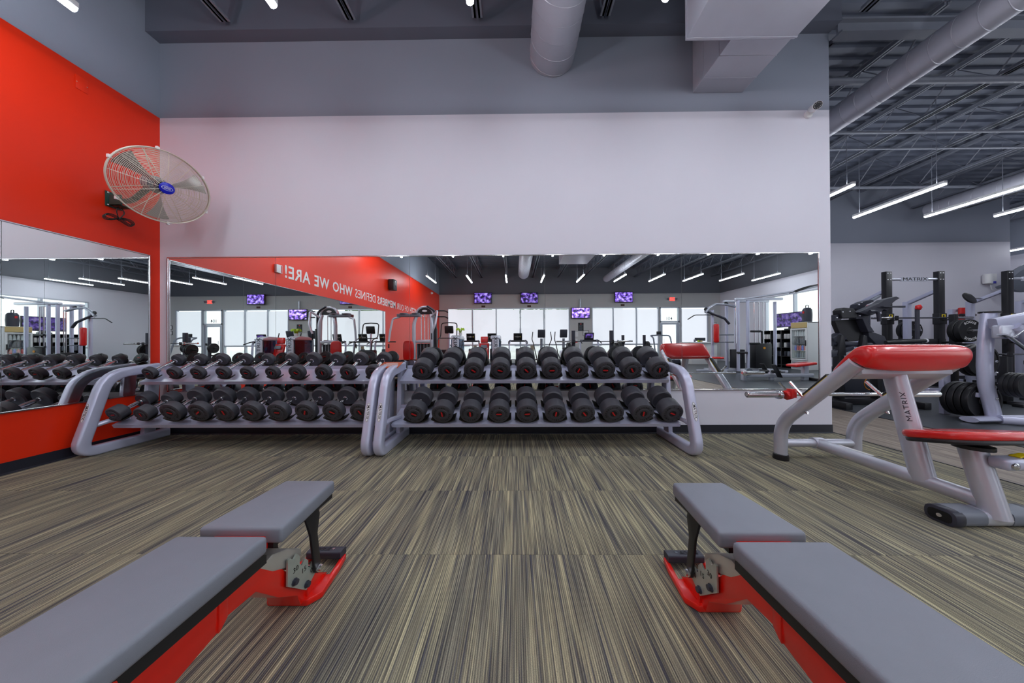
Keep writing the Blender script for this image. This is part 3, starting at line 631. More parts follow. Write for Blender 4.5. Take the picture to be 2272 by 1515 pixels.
b = MB(); b.sweep([(0, at(1.83), .12), (0, at(1.98), .86)], tubeprof(.042, .06), side=(1,0,0)); po = b.obj('pad_post', M['silver2'], pb)
pt = V((-.0425, 0, 0)); ax = V((0, .15, .74)).normalized()
text('post_lettering', 'MATRIX', .04, M['black2'], po, (-.031, at(1.925)-.042, .587), ax, V((-.75, .66, 0)), ext=.0006, xs=1.35)
b = MB(); b.box((.0, at(2.1), .173), (.028, at(2.32), .176)); b.obj('warning_label', M['paper'], pb)
# arm pad
prof = [(1.83, .85), (1.815, .92), (1.82, .975), (1.86, 1.0), (1.905, 1.0), (1.945, .97), (2.075, .81), (2.08, .775), (2.045, .755), (2.0, .78), (1.91, .885), (1.895, .88), (1.89, .83), (1.855, .805)]
b = MB(); n = len(prof); W_ = .335; vs = []; fs = []
secs = [(-W_, .0), (-W_+.012, .6), (-W_+.04, .95), (-.17, 1.0), (.17, 1.0), (W_-.04, .95), (W_-.012, .6), (W_, .0)]
cy = sum(p[0] for p in prof)/n; cz = sum(p[1] for p in prof)/n
for xx, k in secs: vs += [(xx, at(cy+(p[0]-cy)*(.72+.28*k)), cz+(p[1]-cz)*(.72+.28*k)+(.03 if p[1] < .9 and p[0] < 1.95 else 0)*min(1, (abs(xx)/W_)**2.2)) for p in prof]
for i in range(len(secs)-1): fs += [(i*n+j, i*n+(j+1) % n, (i+1)*n+(j+1) % n, (i+1)*n+j) for j in range(n)]
fs += [tuple(range(n)), tuple(range((len(secs)-1)*n, len(secs)*n))[::-1]]
b.add(vs, fs); o = b.obj('arm_pad', M['redvinyl'], pb); md = o.modifiers.new('s', 'SUBSURF'); md.levels = md.render_levels = 2
b = MB(); b.prism([(at(1.90), .80), (at(1.96), .76), (at(2.03), .775), (at(1.91), .90)], -.3, .3); b.obj('pad_plate', M['silver2'], pb, bevel=.003)
b = MB(); b.box((-.25, at(1.985), .77), (.25, at(2.03), .785)); b.obj('pad_board', M['black'], pb)
# seat
ol = [(.235*math.cos(a)*(1 if abs(math.cos(a)) < .7 else 1), .16*math.sin(a)) for a in [2*math.pi*i/36 for i in range(36)]]
def sq(c, p): return math.copysign(abs(c)**p, c)
ol = [(.24*sq(math.cos(2*math.pi*i/40), .55), at(1.655)+.165*sq(math.sin(2*math.pi*i/40), .6)) for i in range(40)]
seat_rot = Matrix.Translation((0, at(1.655), .48)) @ Matrix.Rotation(-.24, 4, 'X') @ Matrix.Translation((0, -at(1.655), -.48))
b = MB(); b.prism(ol, .455, .5, 'z'); b.obj('seat', M['redvinyl'], pb, bevel=.014, bseg=3).matrix_local = seat_rot
b = MB(); b.prism([(x*.97, at(1.655)+(y-at(1.655))*.97) for x, y in ol], .433, .457, 'z'); b.obj('seat_base', M['black'], pb, bevel=.006).matrix_local = seat_rot
b = MB(); b.lathe([(.07, 0), (.07, .02), (.05, .025)], (0, at(1.635), .405), (0,0,1), 20); b.obj('seat_collar', M['black'], pb)
b = MB(); b.sweep([(0, at(1.56), .05), (0, at(1.64), .41)], tubeprof(.045, .052), side=(1,0,0)); b.obj('seat_post', M['silver2'], pb)
kn = MB(); kn.box((-.03, at(1.50), .33), (.09, at(1.575), .395)); ko = kn.obj('adjuster_housing', M['silver'], pb, bevel=.02, bseg=3)
b = MB(); b.box((.09, at(1.495), .322), (.135, at(1.58), .4)); b.obj('adjuster_cap', M['black2'], ko, bevel=.015, bseg=3)
b = MB(); b.lathe([(.018, 0), (.018, .006), (.01, .01)], (.0, at(1.50), .36), (0,-1,0), 16); b.obj('adjuster_bolt', M['chrome'], ko)
b = MB(); b.sweep(fillet([(.05, at(1.53), .40), (.12, at(1.53), .415), (.19, at(1.50), .37)], .03), rrect(.018, .003, .002), side=(0,1,0)); b.obj('pull_tab', M['yellow'], ko)
b = MB(); b.sweep([(-.225, at(1.6), .045), (.225, at(1.6), .045)], rrect(.055, .04, .03), side=(0,1,0)); b.obj('foot_bar', M['silver2'], pb)
for s in (-1, 1):
    b = MB(); b.sweep([(s*.245, at(1.6), .045), (s*.19, at(1.6), .045)], rrect(.062, .045, .034), side=(0,1,0)); fc = b.obj('foot_cap', M['black2'], pb, bevel=.004)
    b = MB(); b.sweep([(s*.205, at(1.6), .048), (s*.07, at(1.6), .048)], rrect(.058, .043, .03), side=(0,1,0)); b.obj('grip_cover', M['greyp'], pb)
    b = MB(); b.sweep([(s*.2455, at(1.6), .045), (s*.2475, at(1.6), .045)], rrect(.045, .028, .02), side=(0,1,0)); b.obj('end_recess', M['hole'], fc)
    b = MB(); b.lathe([(.01, 0), (.01, .004)], (s*.2475, at(1.6), .045), (s,0,0), 10); b.obj('end_bolt', M['steel'], fc)
# its bar with red collar
br = thing('barbell', 'short chrome barbell with a red clamp resting on the preacher bench', 'barbell', (2.625, 2.345, .583))
b = MB(); b.tube([(-.45, 0, 0), (.47, 0, 0)], .0145, 12); b.obj('shaft', M['chrome'], br)
for s, nm in ((-1, 'sleeve'), (1, 'sleeve')):
    b = MB(); b.lathe([(.02, 0), (.025, .004), (.025, .25), (.036, .25), (.038, .255), (.038, .275), (.03, .28), (.02, .30), (.0146, .30)], (s*(.705 if s < 0 else .86), 0, 0), (-s, 0, 0), 20); so = b.obj('sleeve', M['chrome'], br)
    b = MB(); b.lathe([(.012, 0), (.018, .001), (.018, .002)], (s*(.7055 if s < 0 else .8605), 0, 0), (-s,0,0), 16); b.obj('sleeve_end', M['steel'], so)
b = MB(); b.lathe([(.02, -.035), (.04, -.03), (.043, 0), (.04, .03), (.02, .035)], (-.36, 0, .0), (1, .0, .35), 8); b.box((-.38, -.05, -.02), (-.34, .0, .05)); b.obj('clamp', M['redvinyl'], br, bevel=.003)
b = MB(); b.tube([(-.375, .0, .03), (-.42, .02, .10)], .009); b.obj('clamp_lever', M['chrome'], br)

# ================================================================ wall fan
fn = V((.8805, -.3234, -.3467)).normalized(); fc0 = V((-3.41, 2.688, 2.551)); FR = .328
fx = fn.cross(V((0,0,1))).normalized(); fy = fx.cross(fn)
wf = thing('wall_fan', 'large wire cage wall fan with a blue badge on the red wall', 'fan', (XL, 2.79, 2.49))
off = V((XL, 2.79, 2.49)); c = fc0-off
def fp(r, a, h): return c+fx*r*math.cos(a)+fy*r*math.sin(a)+fn*h
gd = MB()
def cage(b, sgn, rings, depth):
    for k in range(rings):
        r = .055+(FR-.055)*(k+.5)/rings; h = sgn*depth*(1-(r/FR)**2.2)
        b.sweep([fp(r, 2*math.pi*i/56, h) for i in range(56)], circ(.0015, 4), closed=True)
b = MB(); cage(b, 1, 32, .075); b.obj('front_cage', M['cage'], wf)
b = MB(); cage(b, -1, 16, .10); b.obj('rear_cage', M['cage'], wf)
for k in range(12):
    a = 2*math.pi*k/12
    b = MB(); b.tube([fp(r, a, .077*(1-(r/FR)**2.2)) for r in (.04, .1, .16, .22, .28, FR)], .0026, 5); b.obj('spoke', M['cage'], wf)
b = MB()
for k in range(8):
    a = 2*math.pi*(k+.4)/8; b.tube([fp(r, a, -.102*(1-(r/FR)**2.2)) for r in (.04, .1, .16, .22, .28, FR)], .0028, 5)
b.obj('rear_spoke', M['cage'], wf)
b = MB()
for h in (.012, -.012): b.sweep([fp(FR, 2*math.pi*i/64, h) for i in range(64)], circ(.005, 6), closed=True)
b.obj('rim', M['cage'], wf)
for k in range(6):
    b = MB(); p = fp(FR+.006, 2*math.pi*(k+.3)/6, 0); b.cbox(p, (.022, .022, .03)); b.obj('rim_clip', M['whitep'], wf, bevel=.003)
bd = MB(); bd.lathe([(.03, 0), (.05, .006), (.052, .012), (.04, .018), (.001, .02)], c+fn*.075, fn, 28); hb = bd.obj('badge', M['bluep'], wf)
b = MB(); b.sweep([c+fn*.0945+fx*.036*math.cos(a)+fy*.018*math.sin(a) for a in [2*math.pi*i/30 for i in range(30)]], circ(.0016, 4), closed=True); b.obj('badge_oval', M['whitep'], hb)
b = MB()
for k in range(3): b.sweep([c+fn*.0948+fx*(-.022+.022*j)+fy*(.007-.007*k+.002*(j % 2)) for j in range(3)], circ(.0017, 4))
b.obj('badge_script', M['whitep'], hb)
b = MB(); b.lathe([(.001, -.02), (.05, -.02), (.055, 0), (.05, .02), (.001, .02)], c-fn*.015, fn, 20); b.obj('blade_hub', M['black2'], wf)
for k in range(3):
    b = MB(); a0 = 2*math.pi*k/3+.5; g = []
    for i in range(7):
        for j in range(5):
            r = .045+(FR-.07)*i/6; a = a0+(.17+.12*i/6)*(j/4-.5)*2*(.55+.45*(i/6)); g.append(fp(r, a, -.015+.035*(j/4-.5)*2))
    b.add(g, [(i*5+j, i*5+j+1, (i+1)*5+j+1, (i+1)*5+j) for i in range(6) for j in range(4)]); o = b.obj('blade', M['blade'], wf); o.modifiers.new('t', 'SOLIDIFY').thickness = .002
b = MB(); b.lathe([(.06, -.26), (.075, -.25), (.078, -.12), (.07, -.1)], c, fn, 20); b.obj('motor', M['greyp'], wf)
b = MB(); b.box((.001, -.06, -.09), (.012, .06, .06)); mp = b.obj('wall_plate', M['greensteel'], wf, bevel=.003)
for sy in (-1, 1):
    for z in (-.075, .045): b = MB(); b.lathe([(.008, 0), (.008, .006), (.004, .01)], (.012, sy*.045, z), (1,0,0), 8); b.obj('bolt', M['chrome'], mp)
b = MB(); mid = c-fn*.2; b.tube(fillet([(.01, 0, -.02), (.22, -.02, -.03), tuple(mid)], .06), .024, 10); b.obj('arm', M['greensteel'], wf)
b = MB(); b.box((.03, -.05, -.085), (.15, .04, -.075)); b.box((.03, -.05, -.085), (.15, -.042, .02)); b.obj('arm_bracket', M['greensteel'], wf, bevel=.002)
b = MB()
for k in range(3):
    h = .006*k
    for s in (-1, 1): b.tube([(.03+.01*k, s*.0, -.20+h)]+[(.05+.012*k, s*(.105*math.sin(t_)), -.20+.05*math.sin(2*t_)*.5-.02*math.sin(t_)+h) for t_ in [math.pi*i/12 for i in range(1, 12)]]+[(.035+.01*k, 0, -.2+h)], .004, 6)
b.tube(fillet([(.07, -.01, -.08), (.075, -.03, -.13), (.06, .0, -.2)], .03), .004, 6); b.tube(fillet([(.07, .01, -.08), (.075, .035, -.13), (.06, .0, -.2)], .03), .004, 6)
b.obj('power_cord', M['cordm'], wf)

# ================================================================ small things on the walls
b = MB(); b.box((XL+.0005, 2.543, 3.40), (XL+.008, 2.62, 3.525)); ap = b.obj('access_panel', M['red'], None, bevel=.002); tag(ap, 'small square red cover plate high on the red wall', 'panel')
for q in ((2.55, 3.462), (2.613, 3.462)):
    b = MB(); b.lathe([(.004, 0), (.003, .002)], (XL+.008, *q), (1,0,0), 8); b.obj('screw', M['steel'], ap)
sc_ = thing('security_camera', 'white bullet security camera at the top right of the mirror wall', 'camera', (3.29, D, 3.56))
b = MB(); b.lathe([(.04, 0), (.04, .02), (.02, .03)], (0, -.001, -.01), (0,-1,0), 20); b.obj('mount', M['whitep'], sc_)
b = MB(); b.tube([(0, -.03, -.01), (-.0, -.07, -.02), (-.02, -.09, .0)], .014); b.obj('arm', M['whitep'], sc_)
ca = V((-.42, -.83, -.36)).normalized(); cc = V((-.02, -.10, .0))
b = MB(); b.lathe([(.03, -.08), (.036, -.07), (.036, .055), (.04, .06)], cc, ca, 24); b.obj('body', M['whitep'], sc_)
b = MB(); b.lathe([(.001, .06), (.036, .06), (.036, .064), (.001, .064)], cc, ca, 24); lf = b.obj('lens_face', M['hole'], sc_)
b = MB(); u = ca.cross(V((0,0,1))).normalized(); w = u.cross(ca)
for k in range(12): b.lathe([(.003, .064), (.002, .066)], cc+u*.026*math.cos(k*math.pi/6)+w*.026*math.sin(k*math.pi/6), ca, 6)
b.obj('infrared_led', M['whitep'], lf)
# slogan on the red wall
sl = thing('wall_slogan', 'white slogan lettering along the red wall about members', 'sign', (XL, 0, 2.29))
TXB = [('THE', 0), ('STRENGTH', 1), ('OF', 0), ('OUR', 0), ('MEMBERS', 1), ('DEFINES', 0), ('WHO', 1), ('WE', 1), ('ARE!', 1)]
meas = []
for wd, bo_ in TXB:
    me = text_mesh(wd, .315, M['whitep'], bold=.016 if bo_ else -.004, ext=.002, align='LEFT', xs=.9, sp=1.1 if bo_ else 1.02); xs_ = [v.co.x for v in me.vertices]; meas.append((me, min(xs_), max(xs_)))
total = sum(c_-a_ for _, a_, c_ in meas); yv = 1.40; OURLEN = 5.3
lastn = meas[3:]; gap = (OURLEN-sum(c_-a_ for _, a_, c_ in lastn))/(len(lastn)-1)
for (wd, _), (me, a_, c_) in reversed(list(zip(TXB, meas))):
    y = yv-(c_-a_); o = link('word', me, sl); o.matrix_local = basis((0,1,0), (0,0,1), (.002, y-a_, 0)); yv = y-gap
b = MB(); b.box((0, -.06, -.07), (.045, .06, .07)); o = b.obj('alarm_strobe', M['whitep'], None, bevel=.006); o.location = (XL+.001, 1.56, 2.3); tag(o, 'white wall alarm strobe with red lettering bar beside the slogan end', 'alarm')
b = MB(); b.box((.0455, -.05, -.06), (.047, -.03, .06)); b.obj('red_bar', M['redmark'], o)
sp = thing('wall_speaker', 'black box speaker mounted high on the red wall above the slogan', 'speaker', (XL, -2.72, 2.9))
b = MB(); b.box((.03, -.13, -.17), (.2, .13, .17)); b.obj('cabinet', M['black'], sp, bevel=.01)
b = MB(); b.box((.001, -.04, -.05), (.03, .04, .05)); b.obj('bracket', M['black'], sp)
b = MB(); b.lathe([(.09, 0), (.08, .004), (.03, -.0)], (.2, 0, -.04), (1,0,0), 24); b.obj('woofer', M['black2'], sp)
b = MB(); b.box((.2005, -.015, .09), (.203, .015, .12)); b.obj('logo', M['whitep'], sp)
s2 = thing('security_camera', 'white dome camera high on the red wall near the window corner', 'camera', (XL, -7.3, 3.45))
b = MB(); b.lathe([(.06, 0), (.06, .03)], (.001,0,0), (1,0,0), 20); b.obj('mount', M['whitep'], s2)
b = MB(); b.lathe([(.055, .03), (.045, .07), (.02, .09), (.001, .095)], (0,0,0), (1,0,0), 20); b.obj('dome', M['whitep'], s2)
# ================================================================ free weight area at the right
def pix(px, py, y, mirrored=False):
    # the point at depth y that the photograph shows at (px, py); mirrored: seen in the long mirror
    yy = 2*D-y if mirrored else y
    d = r2*((px-1136)/FPX)+u2*(-(py-757.5)/FPX)+fwd; t_ = yy/d.y; p = V((0, 0, CAM_H))+d*t_
    return V((p.x, y, p.z))
PLM = {}
def plate_mesh(r, th, style):
    k = (r, th, style)
    if k not in PLM:
        b = MB()
        b.lathe([(.027, -th/2), (.06, -th/2), (.065, -th/2+.006), (r*.55, -th/2+.008), (r*.86, -th/2+.008), (r*.9, -th/2), (r*.985, -th/2), (r, -th/2+.006), (r, th/2-.006), (r*.985, th/2), (r*.9, th/2), (r*.86, th/2-.008), (r*.55, th/2-.008), (.065, th/2-.006), (.06, th/2), (.027, th/2)], (0,0,0), (0,1,0), 36)
        body = b.mesh('weight_plate', M['plate'])
        b = MB()
        for q in range(3):
            a0 = 2*math.pi*q/3+.5
            for s in (-1, 1):
                pts = [(r*.70*math.cos(a0+j*.09), s*(th/2-.0065), r*.70*math.sin(a0+j*.09)) for j in range(-4, 5)]
                b.sweep(pts, rrect(.002, r*.085, .0019, 1), side=(0,1,0))
        slot = b.mesh('grip_slot', M['letter'])
        if style == 'bumper':
            rt = MB()
            for h in (0, 1):
                for i, ch in enumerate('ROGUE'):
                    me = text_mesh(ch, r*.3, M['whitep'], bold=.02, ext=.001); a = math.pi/2+h*math.pi-(i-2)*.30; Rm = Matrix.Rotation(a-math.pi/2, 3, 'Z'); p = V((r*.74*math.cos(a), r*.74*math.sin(a), 0))
                    rt.add([Rm @ v.co+p for v in me.vertices], [tuple(f.vertices) for f in me.polygons])
            q = MB(); q.add([(v[0], -v[2]-th/2+.004, v[1]) for v in rt.v], rt.f); slot = q.mesh('plate_lettering', M['whitep'], smooth=False)
        PLM[k] = (body, slot)
    return PLM[k]
def plate(loc, r, th, label, group, rot=(0,0,0), style='iron'):
    body, slot = plate_mesh(r, th, style)
    o = link('weight_plate', body, None, loc, rot); tag(o, label, 'weight plate', group)
    c_ = link('plate_lettering' if style == 'bumper' else 'grip_slot', slot, o); c_['kind'] = 'stuff'
def horn(parent, p, d, ln, m=None, r=.024):
    b = MB(); d = V(d).normalized(); b.lathe([(r, 0), (r, ln-.01), (r*.8, ln)], p, d, 14); return b.obj('weight_horn', m or M['chrome'], parent)
# --- curved lever machine with plates
lm = thing('lever_machine', 'silver plate loaded lever machine with a curved upright at the right edge', 'machine', (5.93, 3.57, 0))
def L_(x, y, z): return V((x-5.93, y-3.57, z))
b = MB(); b.sweep([L_(*p) for p in ((6.0, 3.57, .03), (5.955, 3.57, .22), (5.90, 3.57, .45), (5.885, 3.57, .7), (5.895, 3.57, .95), (5.925, 3.57, 1.2), (5.95, 3.57, 1.365))], tubeprof(.075, .052), side=(1,0,0)); up_ = b.obj('upright', M['silver'], lm)
for z in (.3, .42, .62, .76):
    b = MB(); b.lathe([(.016, 0), (.016, .006), (.008, .01)], L_(5.94, 3.515, z), (0,-1,0), 12); b.obj('bolt', M['chrome'], up_)
b = MB(); b.lathe([(.08, 0), (.08, .02)], L_(5.955, 3.57, 1.362), (0,0,1), 20); b.obj('top_cap', M['black'], lm)
b = MB(); b.sweep([L_(5.79, 3.45, 1.22), L_(6.1, 3.35, 1.30), L_(6.9, 3.1, 1.48)], rrect(.045, .065, .02), side=(0,1,0)); b.obj('top_beam', M['silver'], lm)
b = MB(); b.tube([L_(5.9, 3.38, 1.19), L_(6.6, 3.38, .5)], .058, 16); b.obj('lever_arm', M['silver'], lm)
b = MB(); b.box(L_(5.74, 3.36, 1.04), L_(5.95, 3.44, 1.2)); b.obj('pivot_bracket', M['silver2'], lm, bevel=.02, bseg=3)
b = MB(); b.sweep(fillet([L_(5.70, 3.34, 1.09), L_(5.80, 3.34, 1.05), L_(5.94, 3.34, 1.15)], .04), rrect(.03, .008, .004), side=(0,1,0)); b.obj('clamp', M['chrome'], lm)
b = MB(); b.tube([L_(5.78, 3.33, 1.06), L_(6.08, 3.33, .83)], .018, 12); b.obj('gas_strut', M['chrome'], lm)
b = MB(); b.lathe([(.05, 0), (.06, .01), (.055, .03)], L_(6.07, 3.33, .815), (-.5, 0, .6), 18); b.obj('strut_collar', M['blue2'], lm)
b = MB(); b.box(L_(5.98, 3.30, .73), L_(6.2, 3.36, .79)); b.obj('strut_foot', M['black'], lm, bevel=.012)
b = MB(); b.sweep([L_(5.62, 3.53, .045), L_(6.1, 3.56, .045)], tubeprof(.075, .035), side=(0,1,0)); b.obj('base_foot', M['silver'], lm)
b = MB(); b.sweep([L_(5.95, 3.53, .05), L_(7.3, 3.53, .05)], tubeprof(.055, .045), side=(0,1,0)); b.obj('base_tube', M['silver'], lm)
b = MB(); b.sweep([L_(5.95, 3.5, .05), L_(6.7, 3.05, .05)], tubeprof(.055, .045), side=(0,0,1)); b.obj('base_tube', M['silver'], lm)
b = MB(); b.box(L_(5.75, 3.95, .3), L_(6.2, 4.0, .36)); b.box(L_(5.85, 3.6, .3), L_(5.95, 3.98, .36)); b.box(L_(5.95, 3.95, .0), L_(6.05, 4.0, .9)); b.obj('storage_frame', M['silver'], lm, bevel=.006)
horn(lm, L_(5.96, 3.95, .25), (0,-1,0), .4); horn(lm, L_(6.05, 3.95, .76), (0,-1,0), .3); horn(lm, L_(6.06, 3.57, .48), (0,-1,0), .25)
for i in range(4): plate((5.96, 3.64+.062*i, .25), .225, .052, 'large black iron plate low on the lever machine, %s counting from the front' % ordn(i), 'large plates on the lever machine', (0, .3*i, 0))
for i in range(4): plate((6.06, 3.37+.036*i, .48), .15, .033, 'small black iron plate on the lever machine upright, %s counting from the front' % ordn(i), 'small plates on the lever machine', (0, .5*i, 0))
for i in range(2): plate((6.05, 3.70+.058*i, .76), .21, .05, 'large black iron plate high behind the curved upright, %s counting from the front' % ordn(i), 'large plates on the lever machine', (0, .7*i, 0))
# --- black leg press seen from behind
lp = thing('leg_press', 'black angular leg press machine just past the wall end', 'machine', (5.4, 4.5, 0))
def poly(pts, y0, org=(1836, 640), sc=9.468):
    o = []
    for u, v in pts: p = pix(org[0]+u/sc, org[1]+v/sc, y0); o.append((p.x-5.4, p.z))
    return o
def shell(name, pts, y0, th, m=None):
    b = MB(); b.prism(poly(pts, y0), y0-4.5, y0-4.5+th, 'y'); return b.obj(name, m or M['black'], lp, bevel=.006, smooth=False)
shell('back_shell', [(150,680), (290,655), (740,640), (860,910), (900,1010), (640,1100), (450,1120), (260,940)], 4.52, .07)
shell('shell_flange', [(600,640), (640,500), (790,480), (870,560), (850,700), (995,915), (860,910), (740,640)], 4.42, .1, M['black2'])
shell('shell_flange', [(150,680), (180,560), (300,520), (320,620), (290,655)], 4.44, .1, M['black2'])
hb_ = shell('head_box', [(280,460), (350,400), (560,420), (640,560), (600,620), (310,620)], 4.40, .12)
for q in ((340, 490), (490, 478), (700, 570), (220, 610), (740, 285), (685, 335), (1195, 275), (790, 470)):
    p = pix(1836+q[0]/9.468, 640+q[1]/9.468, 4.385); b = MB(); b.lathe([(.012, 0), (.008, .008)], (p.x-5.4, 4.40-4.5, p.z), (0,-1,0), 10); b.obj('bolt', M['chrome'], lp)
shell('carriage_arm', [(600,420), (630,330), (790,260), (950,230), (980,275), (830,340), (720,470), (660,500)], 4.6, .1, M['black2'])
shell('carriage_arm', [(650,500), (1100,300), (1200,230), (1450,165), (1530,200), (1440,250), (1340,330), (1270,470), (1190,440), (1130,490), (900,570)], 4.36, .1, M['black2'])
shell('guide_rail', [(950,235), (1130,130), (1135,170), (975,265)], 4.7, .05, M['greyp'])
shell('lower_wing', [(860,900), (1010,930), (1200,1000), (1250,1110), (1330,1230), (1080,1230), (960,1100), (880,1020)], 4.45, .12, M['black2'])
shell('lower_wing', [(265,930), (120,1040), (140,1120), (300,1120), (420,1060)], 4.47, .1, M['black2'])
b = MB(); a_, c_ = pix(1845, 763, 4.42), pix(1932, 765, 4.42); b.tube([(a_.x-5.4, -.08, a_.z), (c_.x-5.4, -.08, c_.z)], .035, 14); b.obj('pivot_shaft', M['black2'], lp)
for px in (1861, 1910):
    p = pix(px, 760, 4.38); b = MB(); b.prism([(p.x-5.4-.06, p.z-.2), (p.x-5.4+.07, p.z-.2), (p.x-5.4+.05, p.z+.1), (p.x-5.4-.0, p.z+.12)], -.16, -.1, 'y'); b.obj('pivot_bracket', M['black'], lp, bevel=.006)
b = MB(); a_, c_ = pix(1965, 760, 4.3), pix(2052, 756, 4.2); b.tube([(a_.x-5.4, -.2, a_.z), (c_.x-5.4, -.3, c_.z)], .028, 14); ho = b.obj('plate_horn', M['black'], lp)
b = MB(); b.tube([(c_.x-5.4, -.3, c_.z), (c_.x-5.4+.02, -.303, c_.z)], .03, 14); b.obj('horn_tip', M['badge'], ho)
b = MB()
for q in ([(90,1450), (90,1330), (560,1200), (560,1290)],): b.prism(poly(q, 4.35), -.15, -.07, 'y')
b.obj('sled_rail', M['black2'], lp, bevel=.004)
b = MB(); b.box((-.5, .05, 0), (.75, .15, .1)); b.box((-.5, -.3, 0), (-.4, .6, .1)); b.box((.65, -.3, 0), (.75, .6, .1)); b.box((-.25, .0, .1), (-.17, .1, .95)); b.box((.35, .0, .1), (.43, .1, .95)); b.obj('base_frame', M['black'], lp, bevel=.006)
b = MB(); b.prism(poly([(1180,370), (1640,360), (1640,400), (1180,385)], 4.3), -.2, -.16, 'y'); b.tube(fillet([pix(1930, 691, 4.3)-V((5.4, 4.5, 0)), pix(1948, 690, 4.3)-V((5.4, 4.5, 0)), pix(1951, 713, 4.3)-V((5.4, 4.5, 0))], .06), .022, 10); b.obj('hand_grip', M['black2'], lp)
horn(lp, (.22, -.2, .80), (0,-1,0), .22)
plate((5.62, 4.12, .80), .16, .04, 'black iron plate hanging on the leg press beside the red arm pad', 'plates on the leg press', (0, .2, 0))
# --- dark box with round emblem
px_ = pix(1952, 850, 5.15); bx_ = thing('storage_bin', 'dark floor bin with a round orange emblem behind the preacher bench', 'bin', (px_.x, 5.15, 0))
b = MB(); b.box((-.62, .0, .0), (.42, .5, .52)); b.obj('body', mat('blue black bin', (30, 34, 48), .5, var=.1), bx_, bevel=.02)
e_ = pix(1931, 851, 5.15); ec = V((e_.x-px_.x, -.003, e_.z))
b = MB(); b.ring(ec, (0,1,0), .11, .006, 32, 6); b.obj('emblem_ring', M['orange'], bx_)
text('emblem_letter', 'B', .13, M['whitep'], bx_, ec+V((.03, -.001, 0)), (1,0,0), (0,0,1), bold=-.004, ext=.001); text('emblem_letter', 'x', .1, M['whitep'], bx_, ec+V((-.035, -.001, 0)), (1,0,0), (0,0,1), ext=.001)
# --- squat racks
def squat_rack(label, xa, xb, y, bartext):
    t = thing('squat_rack', label, 'rack', ((xa+xb)/2, y, 0), 0, 'black half racks along the far wall'); h = (xb-xa)/2
    for s in (-1, 1):
        for yy, nm, ht, wd in ((0, 'front_upright', 2.55, .065), (.51, 'rear_upright', 1.95, .05)):
            b = MB(); b.box((s*h-wd, yy-.045, 0), (s*h+wd, yy+.045, ht)); u_ = b.obj(nm, M['silver'] if yy else M['black'], t, bevel=.006)
            if not yy:
                b = MB()
                for z in (1.06+.1*k for k in range(13)): b.box((s*h+.066, -.02, z), (s*h+.069, .02, z+.035))
                for z in (2.5, 2.36):
                    for o in (-.03, .03): b.box((s*h+o-.012, -.048, z), (s*h+o+.012, -.045, z+.018))
                q = b.obj('adjustment_slots', M['badge'], u_); q['kind'] = 'stuff'
                b = MB(); b.box((s*h-.085, -.06, 1.38), (s*h+.085, .05, 1.62)); b.obj('catch_sleeve', M['black'], u_, bevel=.01)
                b = MB(); b.sweep(fillet([(s*h, -.06, 1.47), (s*h, -.16, 1.47), (s*h, -.16, 1.56)], .02), rrect(.03, .012, .005), side=(1,0,0)); b.obj('bar_catch', M['black'], u_)
                b = MB(); b.sweep([(s*h-.03, -.063, 1.52), (s*h+.03, -.063, 1.52), (s*h+.03, -.063, 1.59), (s*h-.03, -.063, 1.59)], circ(.008, 6), closed=True); b.obj('pin_ring', M['yellow'], u_)
        b = MB(); b.sweep([(s*h, .04, 2.13), (s*h, .5, 1.91)], rrect(.035, .035, .008), side=(1,0,0)); b.obj('top_rail', M['silver'], t)
        b = MB(); b.box((s*h-.04, -.3, 0), (s*h+.04, .6, .08)); b.obj('base_rail', M['black'], t, bevel=.006)
        b = MB(); b.tube([(s*h, -.3, .98), (s*h, .0, .98)], .025, 10); b.obj('safety_arm', M['black'], t)
    b = MB(); b.tube([(-h, 0, 2.38), (h, 0, 2.38)], .028, 12); b.box((-h*.5, -.035, 2.33), (h*.5, .0, 2.42)); b.obj('pull_up_bar', M['silver2'], t)
    text('bar_lettering', 'MATRIX', .1, M['black'], t, (0, -.036, 2.375), (1,0,0), (0,0,1), ext=.001, xs=1.5)
    b = MB(); b.box((-h-.1, -.03, .93), (h+.1, .02, 1.06)); b.obj('cross_beam', M['black'], t, bevel=.005)
    text('beam_lettering', 'MATRIX', .095, M['whitep'], t, (-.1, -.032, .995), (1,0,0), (0,0,1), bold=.01, ext=.001, xs=1.6)
    return t
a1, a2 = pix(1968, 700, 6.3).x, pix(2084, 700, 6.3).x; a3 = pix(2236, 700, 6.3).x
squat_rack('black squat rack with a silver pull up bar, left one of the far wall', a1, a2, 6.3, 'MATRIX')
sr2 = squat_rack('black squat rack at the right edge beside the wall corner', a3, a3+1.17, 6.3, 'MATRIX')
m_ = pix(2148, 662, 6.6); b = MB(); b.lathe([(.02, 0), (.13, .0), (.14, .01), (.14, .03), (.1, .04)], (m_.x-(a3+.585), .3, m_.z), (.1, -1, .45), 24); b.obj('rail_disc', M['plate'], sr2); b = MB(); b.tube([(m_.x-(a3+.585), .3, m_.z), (-.585, .32, m_.z)], .015, 6); b.obj('disc_pin', M['chrome'], sr2)
def barbell(label, c_, ln=2.2, ax=(1,0,0), mats=('black2', 'chrome')):
    t = thing('barbell', label, 'barbell', c_); ax = V(ax).normalized(); h = ln/2
    b = MB(); b.tube([ax*-(h-.43), ax*(h-.43)], .0145, 10); b.obj('shaft', M[mats[0]], t)
    for s in (-1, 1):
        b = MB(); b.lathe([(.025, 0), (.025, .405), (.037, .405), (.037, .435), (.015, .435)], ax*s*h, -ax*s, 14); b.obj('sleeve', M[mats[1]], t)
barbell('barbell racked across the far left squat rack', ((a1+a2)/2, 6.18, 1.515))
